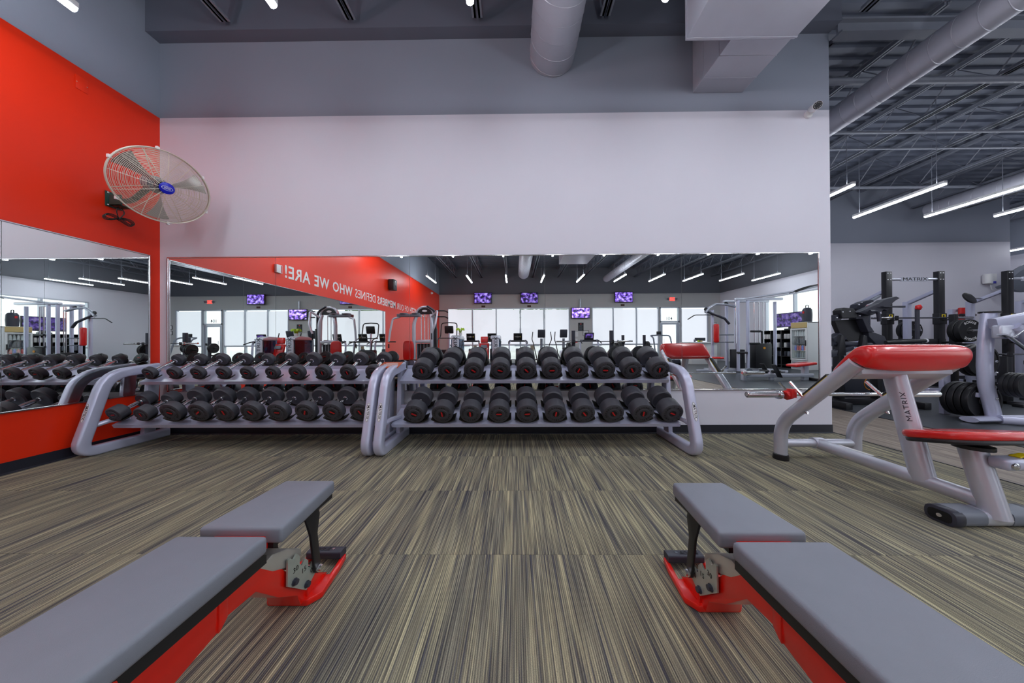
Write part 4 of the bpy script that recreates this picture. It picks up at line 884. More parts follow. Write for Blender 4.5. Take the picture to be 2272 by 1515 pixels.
# --- plate storage posts with bumper plates
def plate_tower(label, px, y, rows):
    x = pix(px, 740, y-.17).x; t = thing('plate_rack', label, 'rack', (x, y, 0), 0, 'bumper plate racks')
    b = MB(); b.box((-.04, -.04, 0), (.04, .04, 1.55)); b.obj('post', M['black'], t, bevel=.005)
    b = MB(); b.box((-.25, -.2, 0), (.25, -.13, .06)); b.box((-.25, .13, 0), (.25, .2, .06)); b.box((-.04, -.2, 0), (.04, .2, .06)); b.obj('foot', M['black'], t, bevel=.005)
    for z in rows: horn(t, (0, -.04, z), (0,-1,0), .3, M['chrome'])
    return x
for px, y, tag_, rows in ((2022, 7.15, 'left', (1.27, .76)), (2146, 5.75, 'right', (1.21, .74))):
    x = plate_tower('black plate storage post, %s of the two between the racks' % tag_, px, y, rows)
    for j, z in enumerate(rows):
        for k in range(2): plate((x, y-.09-.085*k, z), .225, .075, 'black bumper plate with white lettering, %s peg of the %s storage post, %s plate' % (('upper', 'lower')[j], tag_, ('inner', 'outer')[k]), 'bumper plates on the storage posts', (0, .9 if tag_ == 'left' else 0, 0), 'bumper')
# --- seated machine with a red pad behind the racks
q = pix(2111, 686, 7.2); t = thing('seated_machine', 'silver seated machine with a red back pad behind the squat racks', 'machine', (q.x, 7.2, 0))
for x in (0, .42): b = MB(); b.box((x-.045, -.04, 0), (x+.045, .04, q.z)); b.obj('post', M['silver'], t, bevel=.01)
b = MB(); b.box((0, -.03, q.z-.07), (.42, .03, q.z)); b.obj('top_bar', M['silver'], t, bevel=.008)
b = MB(); b.box((.06, -.12, 1.42), (.36, -.05, 1.84)); b.obj('back_pad', M['redvinyl'], t, bevel=.025, bseg=3)
b = MB(); b.tube([(.04, -.12, q.z-.16), (.38, -.12, q.z-.16)], .035, 10); b.obj('roller', M['black'], t)
b = MB(); b.lathe([(.02, 0), (.085, .01), (.085, .06), (.02, .07)], (.09, -.1, q.z-.38), (1,0,0), 16); b.obj('end_weight', M['black'], t)
b = MB(); b.box((-.1, -.25, 0), (.5, -.15, .06)); b.box((-.04, -.2, 0), (.04, .25, .06)); b.obj('base', M['silver'], t, bevel=.008)
for px, y, lab in ((2035, 5.7, 'between the racks'), (1926, 5.85, 'behind the leg press')):
    q = pix(px, 682, y); t = thing('knob_post', 'black post with a red star knob on top %s' % lab, 'post', (q.x, y, 0), 0, 'posts with red star knobs')
    b = MB(); b.tube([(0, 0, 0), (0, 0, q.z)], .03, 10); b.lathe([(.1, 0), (.1, .03)], (0,0,0), (0,0,1), 20); b.obj('post', M['black2'], t)
    b = MB(); b.lathe([(.02, -.03), (.06, -.02), (.06, .02), (.02, .03)], (0, -.02, q.z), (0,1,0), 5); b.obj('star_knob', M['redvinyl'], t, bevel=.008)
# --- wall items on the far wall
w_ = pix(2190, 620, YW-.02); t = thing('wall_dispenser', 'white wall dispenser with a blue sticker on the far wall', 'dispenser', (w_.x, YW, w_.z))
b = MB(); b.lathe([(.07, -.12), (.075, -.1), (.075, .1), (.07, .12)], (-.1, -.09, 0), (0,0,1), 18); b.obj('bottle', M['whitep'], t)
b = MB(); b.box((-.03, -.1, -.13), (.13, -.002, .14)); b.obj('housing', M['whitep'], t, bevel=.01)
b = MB(); b.box((-.0, -.103, -.12), (.1, -.1, -.06)); b.obj('sticker', M['bluep'], t)
b = MB(); b.tube(fillet([(.02, -.06, -.13), (.05, -.06, -.3), (.3, -.05, -.28), (.5, -.04, -.1)], .08), .008, 6); b.obj('hose', M['whitep'], t)
lf_ = pix(2263, 612, 7.0); t = thing('wall_fan', 'grey wall fan head showing at the far right edge', 'fan', (lf_.x+.2, 7.45, lf_.z))
b = MB(); b.lathe([(.36, 0), (.4, .06), (.36, .14), (.1, .16)], (0, -.45, 0), (-.3, -.9, -.5), 24); b.obj('cage', M['greyp'], t)
b = MB(); b.tube([(0, 0, -.2), (0, -.3, -.1)], .04, 8); b.obj('arm', M['greyp'], t)
# --- lifting platform
t = thing('lifting_platform', 'black edged lifting platform with a pale wood centre at far right', 'platform', (11.2, 5.3, 0))
b = MB(); b.box((-1.55, -.75, .0), (1.55, .65, .05)); b.obj('frame', M['black'], t, bevel=.006)
for k in range(6): b = MB(); b.box((-1.05+.3*k, -.66, .05), (-.755+.3*k, .58, .056)); b.obj('plank', M['wood'], t, smooth=False)
for xa, xb in ((-1.5, -1.06), (.76, 1.5)): b = MB(); b.box((xa, -.66, .05), (xb, .58, .062)); b.obj('rubber_mat', M['rubberfloor'], t, smooth=False)
barbell('barbell lying across a low black stand before the right squat rack', (pix(2200, 786, 4.6).x+.55, 4.6, pix(2200, 786, 4.6).z), 2.0, (1,0,0), ('chrome', 'chrome'))
t = thing('bar_stand', 'low black bar stand carrying a chrome barbell near the right edge', 'stand', (pix(2236, 786, 4.6).x, 4.6, 0))
zb = pix(2200, 786, 4.6).z
for x in (-.05, .75):
    b = MB(); b.box((x-.05, -.05, 0), (x+.05, .05, zb-.03)); b.obj('post', M['black'], t, bevel=.006)
    b = MB(); b.sweep(fillet([(x, -.03, zb-.03), (x, -.05, zb-.03), (x, -.05, zb+.04)], .01), rrect(.04, .008, .003), side=(1,0,0)); b.obj('cradle', M['black'], t)
b = MB(); b.box((-.3, -.3, 0), (1.0, -.2, .05)); b.box((-.1, -.3, 0), (0, .3, .05)); b.box((.7, -.3, 0), (.8, .3, .05)); b.obj('base', M['black'], t, bevel=.006)
# ================================================================ gym floor behind the camera (seen in the mirrors)
def mp(px, py, y): return pix(px, py, y, True)
# --- pec fly machine by the red wall
t = thing('pec_fly_machine', 'silver pec fly machine with a red back pad by the red wall', 'machine', (-2.7, -1.8, 0))
for x, y in ((.30, 0), (-.2, .05)):
    b = MB(); b.sweep(fillet([(x, y, .05), (x, y, 1.6), (x-.04 if x > 0 else x+.08, y-.05, 1.85)], .2), tubeprof(.05, .045), side=(1,0,0)); b.obj('column', M['silver2'], t)
b = MB(); b.sweep([(-.18+.0, -.1, 1.86)]+[(.07+.25*math.cos(a), -.1, 1.86+.22*math.sin(a)) for a in [math.pi-math.pi*i/16 for i in range(17)]]+[(.34, -.1, 1.2), (.34, -.1, .05)], tubeprof(.04, .035), side=(0,1,0)); b.obj('arch', M['silver2'], t)
b = MB(); b.prism([(.07+.22*math.cos(a), 1.86+.19*math.sin(a)) for a in [math.pi*i/16 for i in range(17)]], -.12, -.08, 'y'); b.obj('arch_panel', M['black'], t)
b = MB(); b.prism([(.07+.075*math.cos(a), 1.96+.03*math.sin(a)) for a in [2*math.pi*i/20 for i in range(20)]], -.08, -.075, 'y'); b.obj('badge', M['badge'], t)
b = MB(); b.box((-.16, -.25, .1), (.26, -.05, 1.0)); b.obj('weight_stack', M['black'], t, bevel=.01)
for x in (-.13, -.04, .06, .15, .23): b = MB(); b.box((x-.014, -.05, .1), (x+.014, -.035, 1.0)); b.obj('shroud_rib', M['greyp'], t, bevel=.004)
b = MB(); b.box((.36, -.12, .1), (.44, .0, 1.45)); b.obj('rear_column', M['black'], t, bevel=.015)
b = MB(); b.sweep(fillet([(.40, -.06, 1.4), (.40, -.06, 1.95), (.15, -.06, 2.1)], .2), tubeprof(.035, .03), side=(0,1,0)); b.obj('rear_hoop', M['black2'], t)
b = MB(); b.box((-.16, -.2, 1.05), (.28, -.12, 1.12)); b.obj('lower_yoke', M['silver2'], t, bevel=.02)
for x in (-.05, .05, .15): b = MB(); b.tube([(x, -.14, .95), (x, -.14, 1.85)], .012, 8); b.obj('guide_rod', M['chrome'], t)
b = MB(); b.box((-.2, -.03, 1.02), (.3, .03, 1.1)); b.obj('cross_bar', M['silver2'], t, bevel=.01)
b = MB(); b.prism([(-.305+.148*sq(math.cos(2*math.pi*i/40), .55), .80+.29*sq(math.sin(2*math.pi*i/40), .45)) for i in range(40)], .15, .23, 'y'); b.obj('back_pad', M['redvinyl'], t, bevel=.02, bseg=3)
b = MB(); b.box((-.5, .2, .40), (-.1, .6, .47)); b.obj('seat', M['redvinyl'], t, bevel=.03, bseg=3)
b = MB(); b.sweep([(-.3, .4, .40), (-.3, .4, .05)], tubeprof(.05, .04)); b.box((-.4, -.3, 0), (.4, .1, .06)); b.box((-.35, .1, 0), (-.25, .6, .06)); b.obj('base', M['silver2'], t, bevel=.01)
b = MB(); b.box((-.68, -.05, 1.78), (-.02, .1, 1.86)); b.lathe([(.12, 0), (.12, .03)], (-.5, .02, 1.86), (0,0,1), 18); b.lathe([(.12, 0), (.12, .03)], (-.15, .02, 1.86), (0,0,1), 18); b.obj('cam_beam', M['greyp'], t, bevel=.01)
for s, x in ((-1, -.62), (1, .42)):
    if s < 0: pts = [(-.6, .05, 1.78), (-.78, .12, 1.72), (-.84, .16, 1.35), (-.87, .18, 1.06)]
    else: pts = [(.3, 0, 1.78), (.50, .1, 1.95), (.46, .2, 1.55), (.36, .2, 1.3)]
    b = MB(); b.tube(fillet(pts, .06), .028, 10); ar = b.obj('arm', M['silver2'], t)
    e_ = V(pts[-1]); b = MB(); b.tube([e_, e_+V((.2*-s if s < 0 else .0, .0, 0)) if s < 0 else e_+V((0, .0, -.15))], .018, 8); b.tube([e_-V((0,0,.06)), e_-V((0,0,.18))], .018, 8); b.obj('grip', M['black'], ar)
for z in (1.95, 1.78): b = MB(); b.tube(fillet([(.42, .02, z), (.7, .02, z), (.78, .02, z-.05)], .05), .018, 8); b.obj('horn_handle', M['black'], t)
# --- shrouded weight tower machines
def tower(label, x, y, seat):
    t = thing('leg_machine', label, 'machine', (x, y, 0), 0, 'selectorised machines with silver towers')
    b = MB(); b.box((-.1, 0, .05), (.1, .09, 1.2)); b.obj('front_column', M['silver2'], t, bevel=.02, bseg=3)
    text('column_lettering', 'MATRIX', .15, M['black2'], t, (0, .0915, .85), (0,0,1), (1,0,0), ext=.001, xs=1.3)
    b = MB(); b.box((.1, -.62, .05), (.13, .07, 1.12)); b.box((-.13, -.62, .05), (-.1, .07, 1.12)); b.obj('shroud', M['smoke'], t, bevel=.01)
    b = MB(); b.box((-.08, -.5, .08), (.08, -.1, .75)); b.obj('weight_stack', M['black'], t, bevel=.01)
    b = MB(); b.prism([(-.64, 1.12), (.09, 1.12), (.09, 1.17), (-.1, 1.24), (-.5, 1.22), (-.64, 1.16)], -.14, .14); b.obj('top_cover', M['silver2'], t, bevel=.015)
    b = MB(); b.box((-.14, -.64, 0), (.14, .12, .05)); b.obj('base', M['silver2'], t, bevel=.01)
    if seat:
        sx, sy = seat
        b = MB(); b.sweep([(sx, sy-.02, .5), (sx, sy-.16, 1.0)], rrect(.15, .04, .03), side=(1,0,0)); b.obj('backrest', M['redvinyl'], t, bevel=.01)
        b = MB(); b.sweep([(sx, sy-.165, 1.02), (sx, sy-.2, 1.2)], rrect(.11, .045, .03), side=(1,0,0)); b.obj('head_pad', M['redvinyl'], t, bevel=.01)
        b = MB(); b.box((sx-.09, sy-.06, .86), (sx+.09, sy-.04, .96), Matrix.Rotation(.3, 3, 'X')); b.obj('grab_slot', M['greyp'], t)
        b = MB(); b.box((sx-.17, sy-.02, .42), (sx+.17, sy+.4, .5)); b.obj('seat', M['redvinyl'], t, bevel=.03, bseg=3)
        b = MB(); b.box((sx-.05, sy, .05), (sx+.05, sy+.3, .42)); b.box((min(sx, 0), -.02, 0), (max(sx, 0), .06, .06)); b.box((sx-.05, sy-.1, 0), (sx+.05, sy+.5, .06)); b.obj('seat_frame', M['silver2'], t, bevel=.01)
    return t
tower('silver leg machine tower beside the pec fly with a plant pot on top', -1.68, -1.70, None)
tower('silver leg machine tower with a tall red backrest before the treadmills', -.56, -1.95, (-.36, -.1))
t = thing('plant_pot', 'small white pot with a lime green plant on the leg machine tower', 'plant', (-1.60, -1.95, 1.235))
b = MB(); b.lathe([(.04, 0), (.05, .09), (.045, .09)], (0,0,0), (0,0,1), 16); b.obj('pot', M['whitep'], t)
for k in range(9):
    a = k*2.4; b = MB(); pts = [(.02*math.cos(a), .02*math.sin(a), .08), (.05*math.cos(a), .05*math.sin(a), .18), (.10*math.cos(a), .10*math.sin(a), .21+.01*(k % 3)), (.12*math.cos(a), .12*math.sin(a), .15)]
    b.sweep(fillet(pts, .03, 3), rrect(.03, .003, .002, 1), scale=None); b.obj('leaf', M['lime'], t)
# --- cardio
def treadmill(label, x, y=-6.6, big=False):
    t = thing('treadmill', label, 'treadmill', (x, y, 0), 0, 'treadmills facing the windows')
    b = MB(); b.box((-.42, -.1, .08), (.42, 1.7, .2)); b.obj('deck', M['black2'], t, bevel=.02)
    b = MB(); b.box((-.27, -.05, .2), (.27, 1.68, .206)); b.obj('belt', M['black'], t)
    for s in (-1, 1):
        b = MB(); b.sweep(fillet([(s*.4, .05, .05), (s*.4, -.02, 1.0), (s*.33, .0, 1.14)], .1), rrect(.04, .03, .012), side=(0,1,0)); b.obj('upright', M['silver'], t)
        b = MB(); b.tube(fillet([(s*.33, .0, 1.12), (s*.42, .1, 1.08), (s*.42, .4, .98)], .06), .022, 8); b.obj('handrail', M['black'], t)
    b = MB(); b.box((-.4, -.08, 1.05), (.4, .02, 1.13)); b.obj('console_bridge', M['black'], t, bevel=.02)
    w, h = (.19, .2) if not big else (.2, .19)
    rt = Matrix.Rotation(-.25, 3, 'X'); b = MB(); b.cbox((0, -.03, 1.28), (w*2.1, .05, h*1.75), rt); co = b.obj('console', M['black'], t, bevel=.015)
    b = MB(); b.cbox((0, -.001, 1.30), (w*1.6, .004, h*1.05), rt); b.obj('display', screen_material('treadmill display', x, .5) if big else M['hole'], co)
    if not big:
        for k in range(5):
            b = MB(); b.cbox((-.12+.06*k, .004, 1.29), (.02, .003, .035+.02*(k % 3)), rt); b.obj('readout', M['yellow'] if k == 4 else M['badge'], co)
    b = MB(); b.box((-.1, -.06, .1), (.1, .02, .75)); b.obj('motor_hood', M['black2'], t, bevel=.04)
for i, px in enumerate((1044.5, 1091.5, 1149)): treadmill('black treadmill with a dark readout console, %s from the red wall in the cardio row' % ordn(i), mp(px, 748, -6.6).x)
treadmill('black treadmill with a bright screen console near the grey pillar', mp(1307, 748, -6.2).x, -6.2, True)
def elliptical(label, x, y=-6.5):
    t = thing('elliptical_trainer', label, 'elliptical', (x, y, 0), 0, 'elliptical trainers in the cardio row')
    b = MB(); b.sweep([(0, .1, .1), (0, .0, .8), (0, .02, 1.2)], tubeprof(.06, .07), side=(1,0,0)); b.obj('mast', M['greyp'], t)
    b = MB(); b.box((-.16, -.3, .1), (.16, .5, .65)); b.obj('drive_housing', M['silver'], t, bevel=.08, bseg=3)
    rt = Matrix.Rotation(-.25, 3, 'X'); b = MB(); b.cbox((0, .03, 1.42), (.34, .06, .38), rt); co = b.obj('console', M['black2'], t, bevel=.03)
    b = MB(); b.cbox((0, .062, 1.46), (.24, .005, .18), rt); b.obj('display', M['greyp'], co)
    for s in (-1, 1):
        b = MB(); b.tube(fillet([(s*.28, .1, .55), (s*.36, .12, .95), (s*.44, .2, 1.15), (s*.40, .15, 1.5)], .08), .02, 8); b.obj('moving_arm', M['black'], t)
        b = MB(); b.box((s*.24-.07, .3, .25), (s*.24+.07, .75, .3)); b.tube([(s*.28, .1, .55), (s*.24, .6, .25)], .025, 8); b.obj('pedal', M['black'], t)
    b = MB(); b.box((-.3, -.35, 0), (.3, -.25, .08)); b.box((-.3, 1.1, 0), (.3, 1.2, .08)); b.box((-.05, -.3, .02), (.05, 1.15, .1)); b.obj('base', M['silver'], t, bevel=.01)
elliptical('elliptical trainer beside the third treadmill in the cardio row', mp(1201, 740, -6.5).x)
elliptical('elliptical trainer next to the grey pillar in the cardio row', mp(1250, 740, -6.5).x)
# stair climber
c0 = mp(993, 740, -4.2); t = thing('stair_climber', 'black stair climber with a tall console beside the red wall', 'stair climber', (c0.x, -4.2, 0))
b = MB()
for k in range(4): b.box((-.28, .1+.22*k-.3, .1), (.28, .34+.22*k-.3, .75-.17*k))
b.obj('step_housing', M['black'], t, bevel=.02)
for k in range(4): b = MB(); b.box((-.25, .1+.22*k-.3, .75-.17*k), (.25, .34+.22*k-.3, .765-.17*k)); b.obj('step', M['black2'], t)
b = MB(); b.tube([(0, -.25, .7), (0, -.28, 1.4)], .03, 8); b.obj('console_mast', M['silver'], t)
b = MB(); b.cbox((0, -.26, 1.53), (.34, .06, .3), Matrix.Rotation(-.2, 3, 'X')); co = b.obj('console', M['black'], t, bevel=.03)
b = MB(); b.cbox((.09, -.227, 1.57), (.06, .005, .08), Matrix.Rotation(-.2, 3, 'X')); b.obj('readout', M['yellow'], co)
for s in (-1, 1):
    b = MB(); b.tube(fillet([(s*.31, .45, .3), (s*.31, .2, 1.15), (s*.31, -.2, 1.25), (s*.3, -.3, 1.78), (0, -.3, 1.8)], .1), .02, 8); b.obj('handrail', M['black'], t)
b = MB(); b.tube([(-.36, -.1, 1.2), (.36, -.1, 1.2)], .016, 8); b.obj('cross_rail', M['black'], t)
# curved running track treadmill
c0 = mp(1468, 740, -5.7); t = thing('curved_treadmill', 'grey curved manual treadmill standing before the glass door', 'treadmill', (c0.x, -5.7, 0))
b = MB()
prof = [(1.4+.0, .22)]+[(1.4-2.0*k/10, .14+.16*((k-5)/5)**2) for k in range(11)]; pl = [(y-.6, z) for y, z in prof[1:]]+[(y-.6, z-.12) for y, z in reversed(prof[1:])]
b.prism(pl, -.32, .32); b.obj('running_deck', M['black2'], t)
for s in (-1, 1): b = MB(); b.tube(fillet([(s*.38, .3, .1), (s*.36, .0, 1.2), (s*.4, -.2, 1.3), (s*.15, -.25, 1.3), (0, -.25, 1.32)], .1), .032, 8); b.obj('handrail', M['greyp'], t); b = MB(); b.box((s*.4-.04, -1.2, .05), (s*.4+.04, .9, .2)); b.obj('side_rail', M['black'], t, bevel=.02)
b = MB(); b.cbox((.0, -.25, 1.4), (.2, .05, .15)); b.obj('monitor', M['black'], t, bevel=.015)
# --- olympic bench press
def olympic(label, xa, xb, y, zb, hb):
    t = thing('olympic_bench', label, 'bench', ((xa+xb)/2, y, 0), 0, 'olympic benches'); h = (xb-xa)/2
    for s in (-1, 1):
        b = MB(); b.sweep([(s*h, 0, .04), (s*h, 0, hb)], rrect(.05, .04, .015), side=(1,0,0)); u_ = b.obj('upright', M['black2'], t)
        b = MB(); b.sweep(fillet([(s*h, .04, zb-.035), (s*h, .12, zb-.03), (s*h, .12, zb+.05)], .02), rrect(.035, .012, .005), side=(1,0,0)); b.obj('bar_catch', M['black'], u_)
        b = MB(); b.box((s*h-.05, -.35, 0), (s*h+.05, .5, .06)); b.obj('foot', M['silver'], t, bevel=.01)
        for z in (.55, .85): horn(t, (s*(h+.04), -.03, z), (s,0,0), .28, M['black'])
    b = MB(); b.box((-h, -.04, .3), (h, .04, .38)); b.box((-.05, 0, .2), (.05, 1.3, .28)); b.box((-.3, 1.2, 0), (.3, 1.3, .06)); b.box((-.05, 1.22, .05), (.05, 1.28, .25)); b.obj('frame', M['silver'], t, bevel=.01)
    b = MB(); b.box((-.14, .1, .36), (.14, 1.35, .43)); b.obj('bench_pad', M['redvinyl'], t, bevel=.03, bseg=3)
    return t, h
xa, xb = mp(1273, 757, -1.87).x, mp(1358, 757, -1.87).x
olympic('olympic bench press with plates on its pegs facing the dumbbell racks', xa, xb, -1.95, 1.03, 1.36)
barbell('long barbell resting on the olympic bench behind the camera', (mp(1318, 757, -1.83).x, -1.83, 1.045))
for s, nm in ((-1, 'left'), (1, 'right')):
    xs_ = xa-.06 if s < 0 else xb+.06
    for j, z in enumerate((.55, .85)):
        for k in range(2 if j else 3): plate((xs_+s*(.05+.05*k), -1.98, z), .2 if not j else .165, .042, 'black plate on the olympic bench, %s side %s peg, %s plate' % (nm, ('lower', 'upper')[j], ('inner', 'middle', 'outer')[k]), 'plates on the olympic bench', (0, 0, math.pi/2))
olympic('second olympic bench with a red pad nearer the street windows', 4.35, 5.2, -5.0, 1.0, 1.3)
for s, nm in ((-1, 'left'), (1, 'right')):
    for k in range(2): plate((4.35-.1-.05*k if s < 0 else 5.2+.1+.05*k, -5.03, .85), .2, .045, 'black plate on the second olympic bench, %s side, %s plate' % (nm, ('inner', 'outer')[k]), 'plates on the second olympic bench', (0, 0, math.pi/2))
# --- four station cable tower
t = thing('cable_station', 'tall silver multi station cable tower with lat bar and red pads', 'machine', (7.4, -3.3, 0))
for x, y, h in ((-.6, -.1, 2.1), (.0, .25, 2.45), (.0, -.25, 2.45), (.32, .25, 2.45), (.32, -.25, 2.45), (1.35, .1, 2.35)):
    b = MB(); b.sweep([(x, y, .04), (x, y, h)], rrect(.036, .036, .015), side=(1,0,0)); b.obj('post', M['silver'], t)
b = MB(); b.box((-.1, -.3, 2.38), (1.45, -.2, 2.46)); b.obj('top_beam', M['silver2'], t, bevel=.015); b = MB(); b.box((-.1, .2, 2.38), (1.45, .3, 2.46)); b.obj('top_beam', M['silver2'], t, bevel=.015)
b = MB(); b.sweep([(.1, 0, 2.2)]+[(-.45-.35*math.cos(a)*1.0+.25, 0, 2.0+.28*math.sin(a)) for a in [math.pi*.5-math.pi*.55*i/10 for i in range(11)][::-1]][:0]+[(-.2, 0, 2.28), (-.55, 0, 2.3), (-.8, 0, 2.15), (-.9, 0, 2.02)], tubeprof(.05, .04), side=(0,1,0)); b.obj('lat_arm', M['silver2'], t)
b = MB(); b.tube([(-.85, 0, 2.05), (-.25, 0, 1.8), (-.1, 0, 1.62)], .04, 10); b.obj('arm_brace', M['black2'], t)
for x in (-.88, -.2): b = MB(); b.lathe([(.06, -.02), (.07, 0), (.06, .02)], (x, 0, 2.12 if x < -.5 else 2.3), (0,1,0), 18); b.obj('pulley', M['black'], t)
b = MB(); b.tube([(-.88, 0, 2.05), (-.88, 0, 1.95)], .006, 6); b.obj('cable', M['chrome'], t)
for x in (.12, .2): b = MB(); b.tube([(x, 0, .7), (x, 0, 2.36)], .014, 8); b.obj('guide_rod', M['chrome'], t)
b = MB(); b.box((.04, -.18, .12), (.28, .18, .75)); b.obj('weight_stack', M['black'], t, bevel=.01)
for x in (.75, .9, 1.05): b = MB(); b.tube([(x, 0, .9), (x, 0, 2.36)], .016, 8); b.obj('guide_rod', M['chrome'], t)
b = MB(); b.box((.62, -.2, .12), (1.15, .2, .95)); st = b.obj('weight_stack', M['black'], t, bevel=.01)
b = MB(); b.lathe([(.04, 0), (.04, .01)], (.9, .2, .8), (0,1,0), 14); b.obj('stack_badge', M['amber'], st)
b = MB(); b.sweep(fillet([(.1, .25, 2.42), (1.6, .45, 2.62), (2.6, .6, 2.85), (3.0, .62, 2.88)], .3), tubeprof(.04, .03), side=(0,1,0)); b.obj('pull_up_arm', M['silver2'], t)
for k in range(2): b = MB(); b.tube(fillet([(1.5, .45+.2*k, 2.58), (2.0, .55+.2*k, 2.78), (2.7, .62+.2*k, 2.86)], .2), .022, 8); b.obj('pull_up_grip', M['black'], t)
b = MB(); b.box((-.66, .0, .98), (-.5, .12, 1.62)); b.obj('chest_pad', M['redvinyl'], t, bevel=.05, bseg=4)
b = MB(); b.box((-1.1, .1, .45), (-.6, .45, .52)); b.obj('seat', M['redvinyl'], t, bevel=.025, bseg=3)
b = MB(); b.box((-.95, .2, .05), (-.87, .3, .45)); b.obj('seat_post', M['silver2'], t)
for z in (1.0, 1.25): b = MB(); b.tube([(-.55, .0, z), (.05, .0, z)], .018, 8); b.obj('ladder_rung', M['greyp'], t)
for x, z in ((.36, .95), (-.05, .65), (.4, 1.35)): b = MB(); b.tube([(x-.02, .3, z), (x+.3, .3, z)], .035, 10); b.obj('roller_pad', M['black'], t)
b = MB(); b.box((-1.2, -.06, 0), (1.5, .06, .08)); b.box((-.65, -.5, 0), (-.55, .5, .08)); b.box((.1, -.6, 0), (.2, .6, .08)); b.box((1.3, -.5, 0), (1.4, .5, .08)); b.obj('base', M['silver2'], t, bevel=.015)
lb = thing('lat_bar', 'long black lat pulldown bar hanging from the cable tower', 'bar', (6.52, -3.3, 1.93)); b = MB(); b.tube(fillet([(-.62, .0, -.15), (-.38, .0, 0), (.38, .0, 0), (.62, .0, -.15)], .06), .016, 10); b.obj('bar', M['black'], lb)
b = MB(); b.ring((0,0,.02), (0,1,0), .022, .004, 16); b.obj('hook', M['chrome'], lb)
# --- low row bench
t = thing('low_row_machine', 'silver low row rail with a red seat and black foot plates', 'machine', (6.9, -1.1, 0))
b = MB(); b.sweep([(-.9, 0, .13), (.85, 0, .13)], rrect(.06, .045, .015), side=(0,1,0)); b.obj('rail', M['silver2'], t)
b = MB(); b.box((.32, -.15, .38), (.86, .15, .45), Matrix.Rotation(-.12, 3, 'Y')); b.obj('seat', M['redvinyl'], t, bevel=.025, bseg=3)
b = MB(); b.box((.62, -.05, .0), (.74, .05, .38)); b.obj('seat_post', M['silver2'], t, bevel=.01)
b = MB(); b.box((.78, -.2, 0), (.88, .2, .07)); b.obj('foot_bar', M['black'], t, bevel=.02)
for s in (-1, 1):
    b = MB(); b.sweep([(-.12, s*.17, .1), (-.28, s*.17, .42)], rrect(.07, .012, .01), side=(0,1,0)); b.obj('foot_plate', M['black'], t)
b = MB(); b.tube([(-.35, -.17, .24), (-.1, .17, .24)], .035, 10); b.obj('roller', M['black'], t)
b = MB(); b.box((-.25, -.04, .0), (-.15, .04, .3)); b.box((-.95, -.05, 0), (-.85, .05, .3)); b.obj('pulley_post', M['silver2'], t, bevel=.01)
b = MB(); b.lathe([(.09, -.03), (.1, 0), (.09, .03)], (-.88, .12, .24), (0,1,0), 20); b.obj('pulley', M['greyp'], t)
# --- reception desk
xa, xb = mp(1524, 760, -6.7).x, mp(1580, 760, -6.7).x; t = thing('reception_desk', 'white reception desk near the window corner', 'desk', ((xa+xb)/2, -6.7, 0)); h = (xb-xa)/2
b = MB(); b.box((-h, -.35, 0), (h, .3, .95)); b.obj('body', M['whitep'], t, bevel=.01)
b = MB(); b.box((-h-.08, -.4, .95), (h+.08, .36, 1.0)); b.obj('counter', M['whitep'], t, bevel=.008)
t2 = thing('desk_monitor', 'dark computer monitor standing on the reception desk', 'monitor', (xb-.5, -6.8, 1.0)); b = MB(); b.box((-.24, -.02, .06), (.24, .02, .2)); b.obj('screen', M['black2'], t2, bevel=.01); b = MB(); b.box((-.08, -.07, 0), (.08, .07, .015)); b.box((-.02, -.015, .015), (.02, .015, .08)); b.obj('stand', M['black2'], t2)
for k, (dx, hh, mm, lab) in enumerate(((.25, .12, 'greyp', 'grey cup on the reception desk'), (.42, .09, 'lime', 'small green pot on the reception desk'), (.55, .07, 'skin', 'small tan box on the reception desk'))):
    b = MB(); b.lathe([(.035, 0), (.045, hh), (.038, hh), (.03, .01)], (0,0,0), (0,0,1), 14); o = b.obj('desk_cup', M[mm]); o.location = (xa+dx, -6.55, 1.0); tag(o, lab, 'cup')
# --- drinks fridge
t = thing('drinks_fridge', 'white glass door drinks fridge with a yellow header by the side windows', 'fridge', (10.55, -3.87, 0))
b = MB(); b.box((-.33, -.3, .0), (.38, -.27, 1.7)); b.box((-.33, .27, .0), (.38, .3, 1.7)); b.box((-.33, -.3, 1.66), (.38, .3, 1.7)); b.box((.35, -.27, 0), (.38, .27, 1.66)); b.box((-.33, -.27, 0), (.35, .27, .32)); b.obj('cabinet', M['whitep'], t, bevel=.01)
b = MB(); b.box((-.345, -.28, 1.5), (-.33, .28, 1.69)); b.obj('header', M['skin'], t)
b = MB(); b.box((-.36, -.29, .34), (-.335, -.24, 1.48)); b.box((-.36, .24, .34), (-.335, .29, 1.48)); b.box((-.36, -.24, .34), (-.335, .24, .39)); b.box((-.36, -.24, 1.43), (-.335, .24, 1.48)); dd = b.obj('door', M['whitep'], t, bevel=.005)
b = MB(); b.box((-.35, -.24, .39), (-.345, .24, 1.43)); b.obj('door_glass', M['glass'], dd); b = MB(); b.box((-.39, .255, .85), (-.36, .275, 1.05)); b.obj('handle', M['black'], dd)
for k in range(7): b = MB(); b.box((-.337, -.25, .05+.035*k), (-.33, .25, .07+.035*k)); b.obj('grille_slat', M['greyp'], t)
for k in range(4): b = MB(); b.box((-.3, -.26, .42+.26*k), (.3, .26, .43+.26*k)); b.obj('shelf', M['badge'], t)
rn = random.Random(3)
bm_ = {}
for mm in ('whitep', 'greyp', 'redvinyl', 'blue2', 'black2', 'lime'):
    b = MB(); b.lathe([(.03, 0), (.032, .01), (.032, .13), (.014, .17), (.014, .19)], (0,0,0), (0,0,1), 12); bm_[mm] = b.mesh('drink_bottle', M[mm])
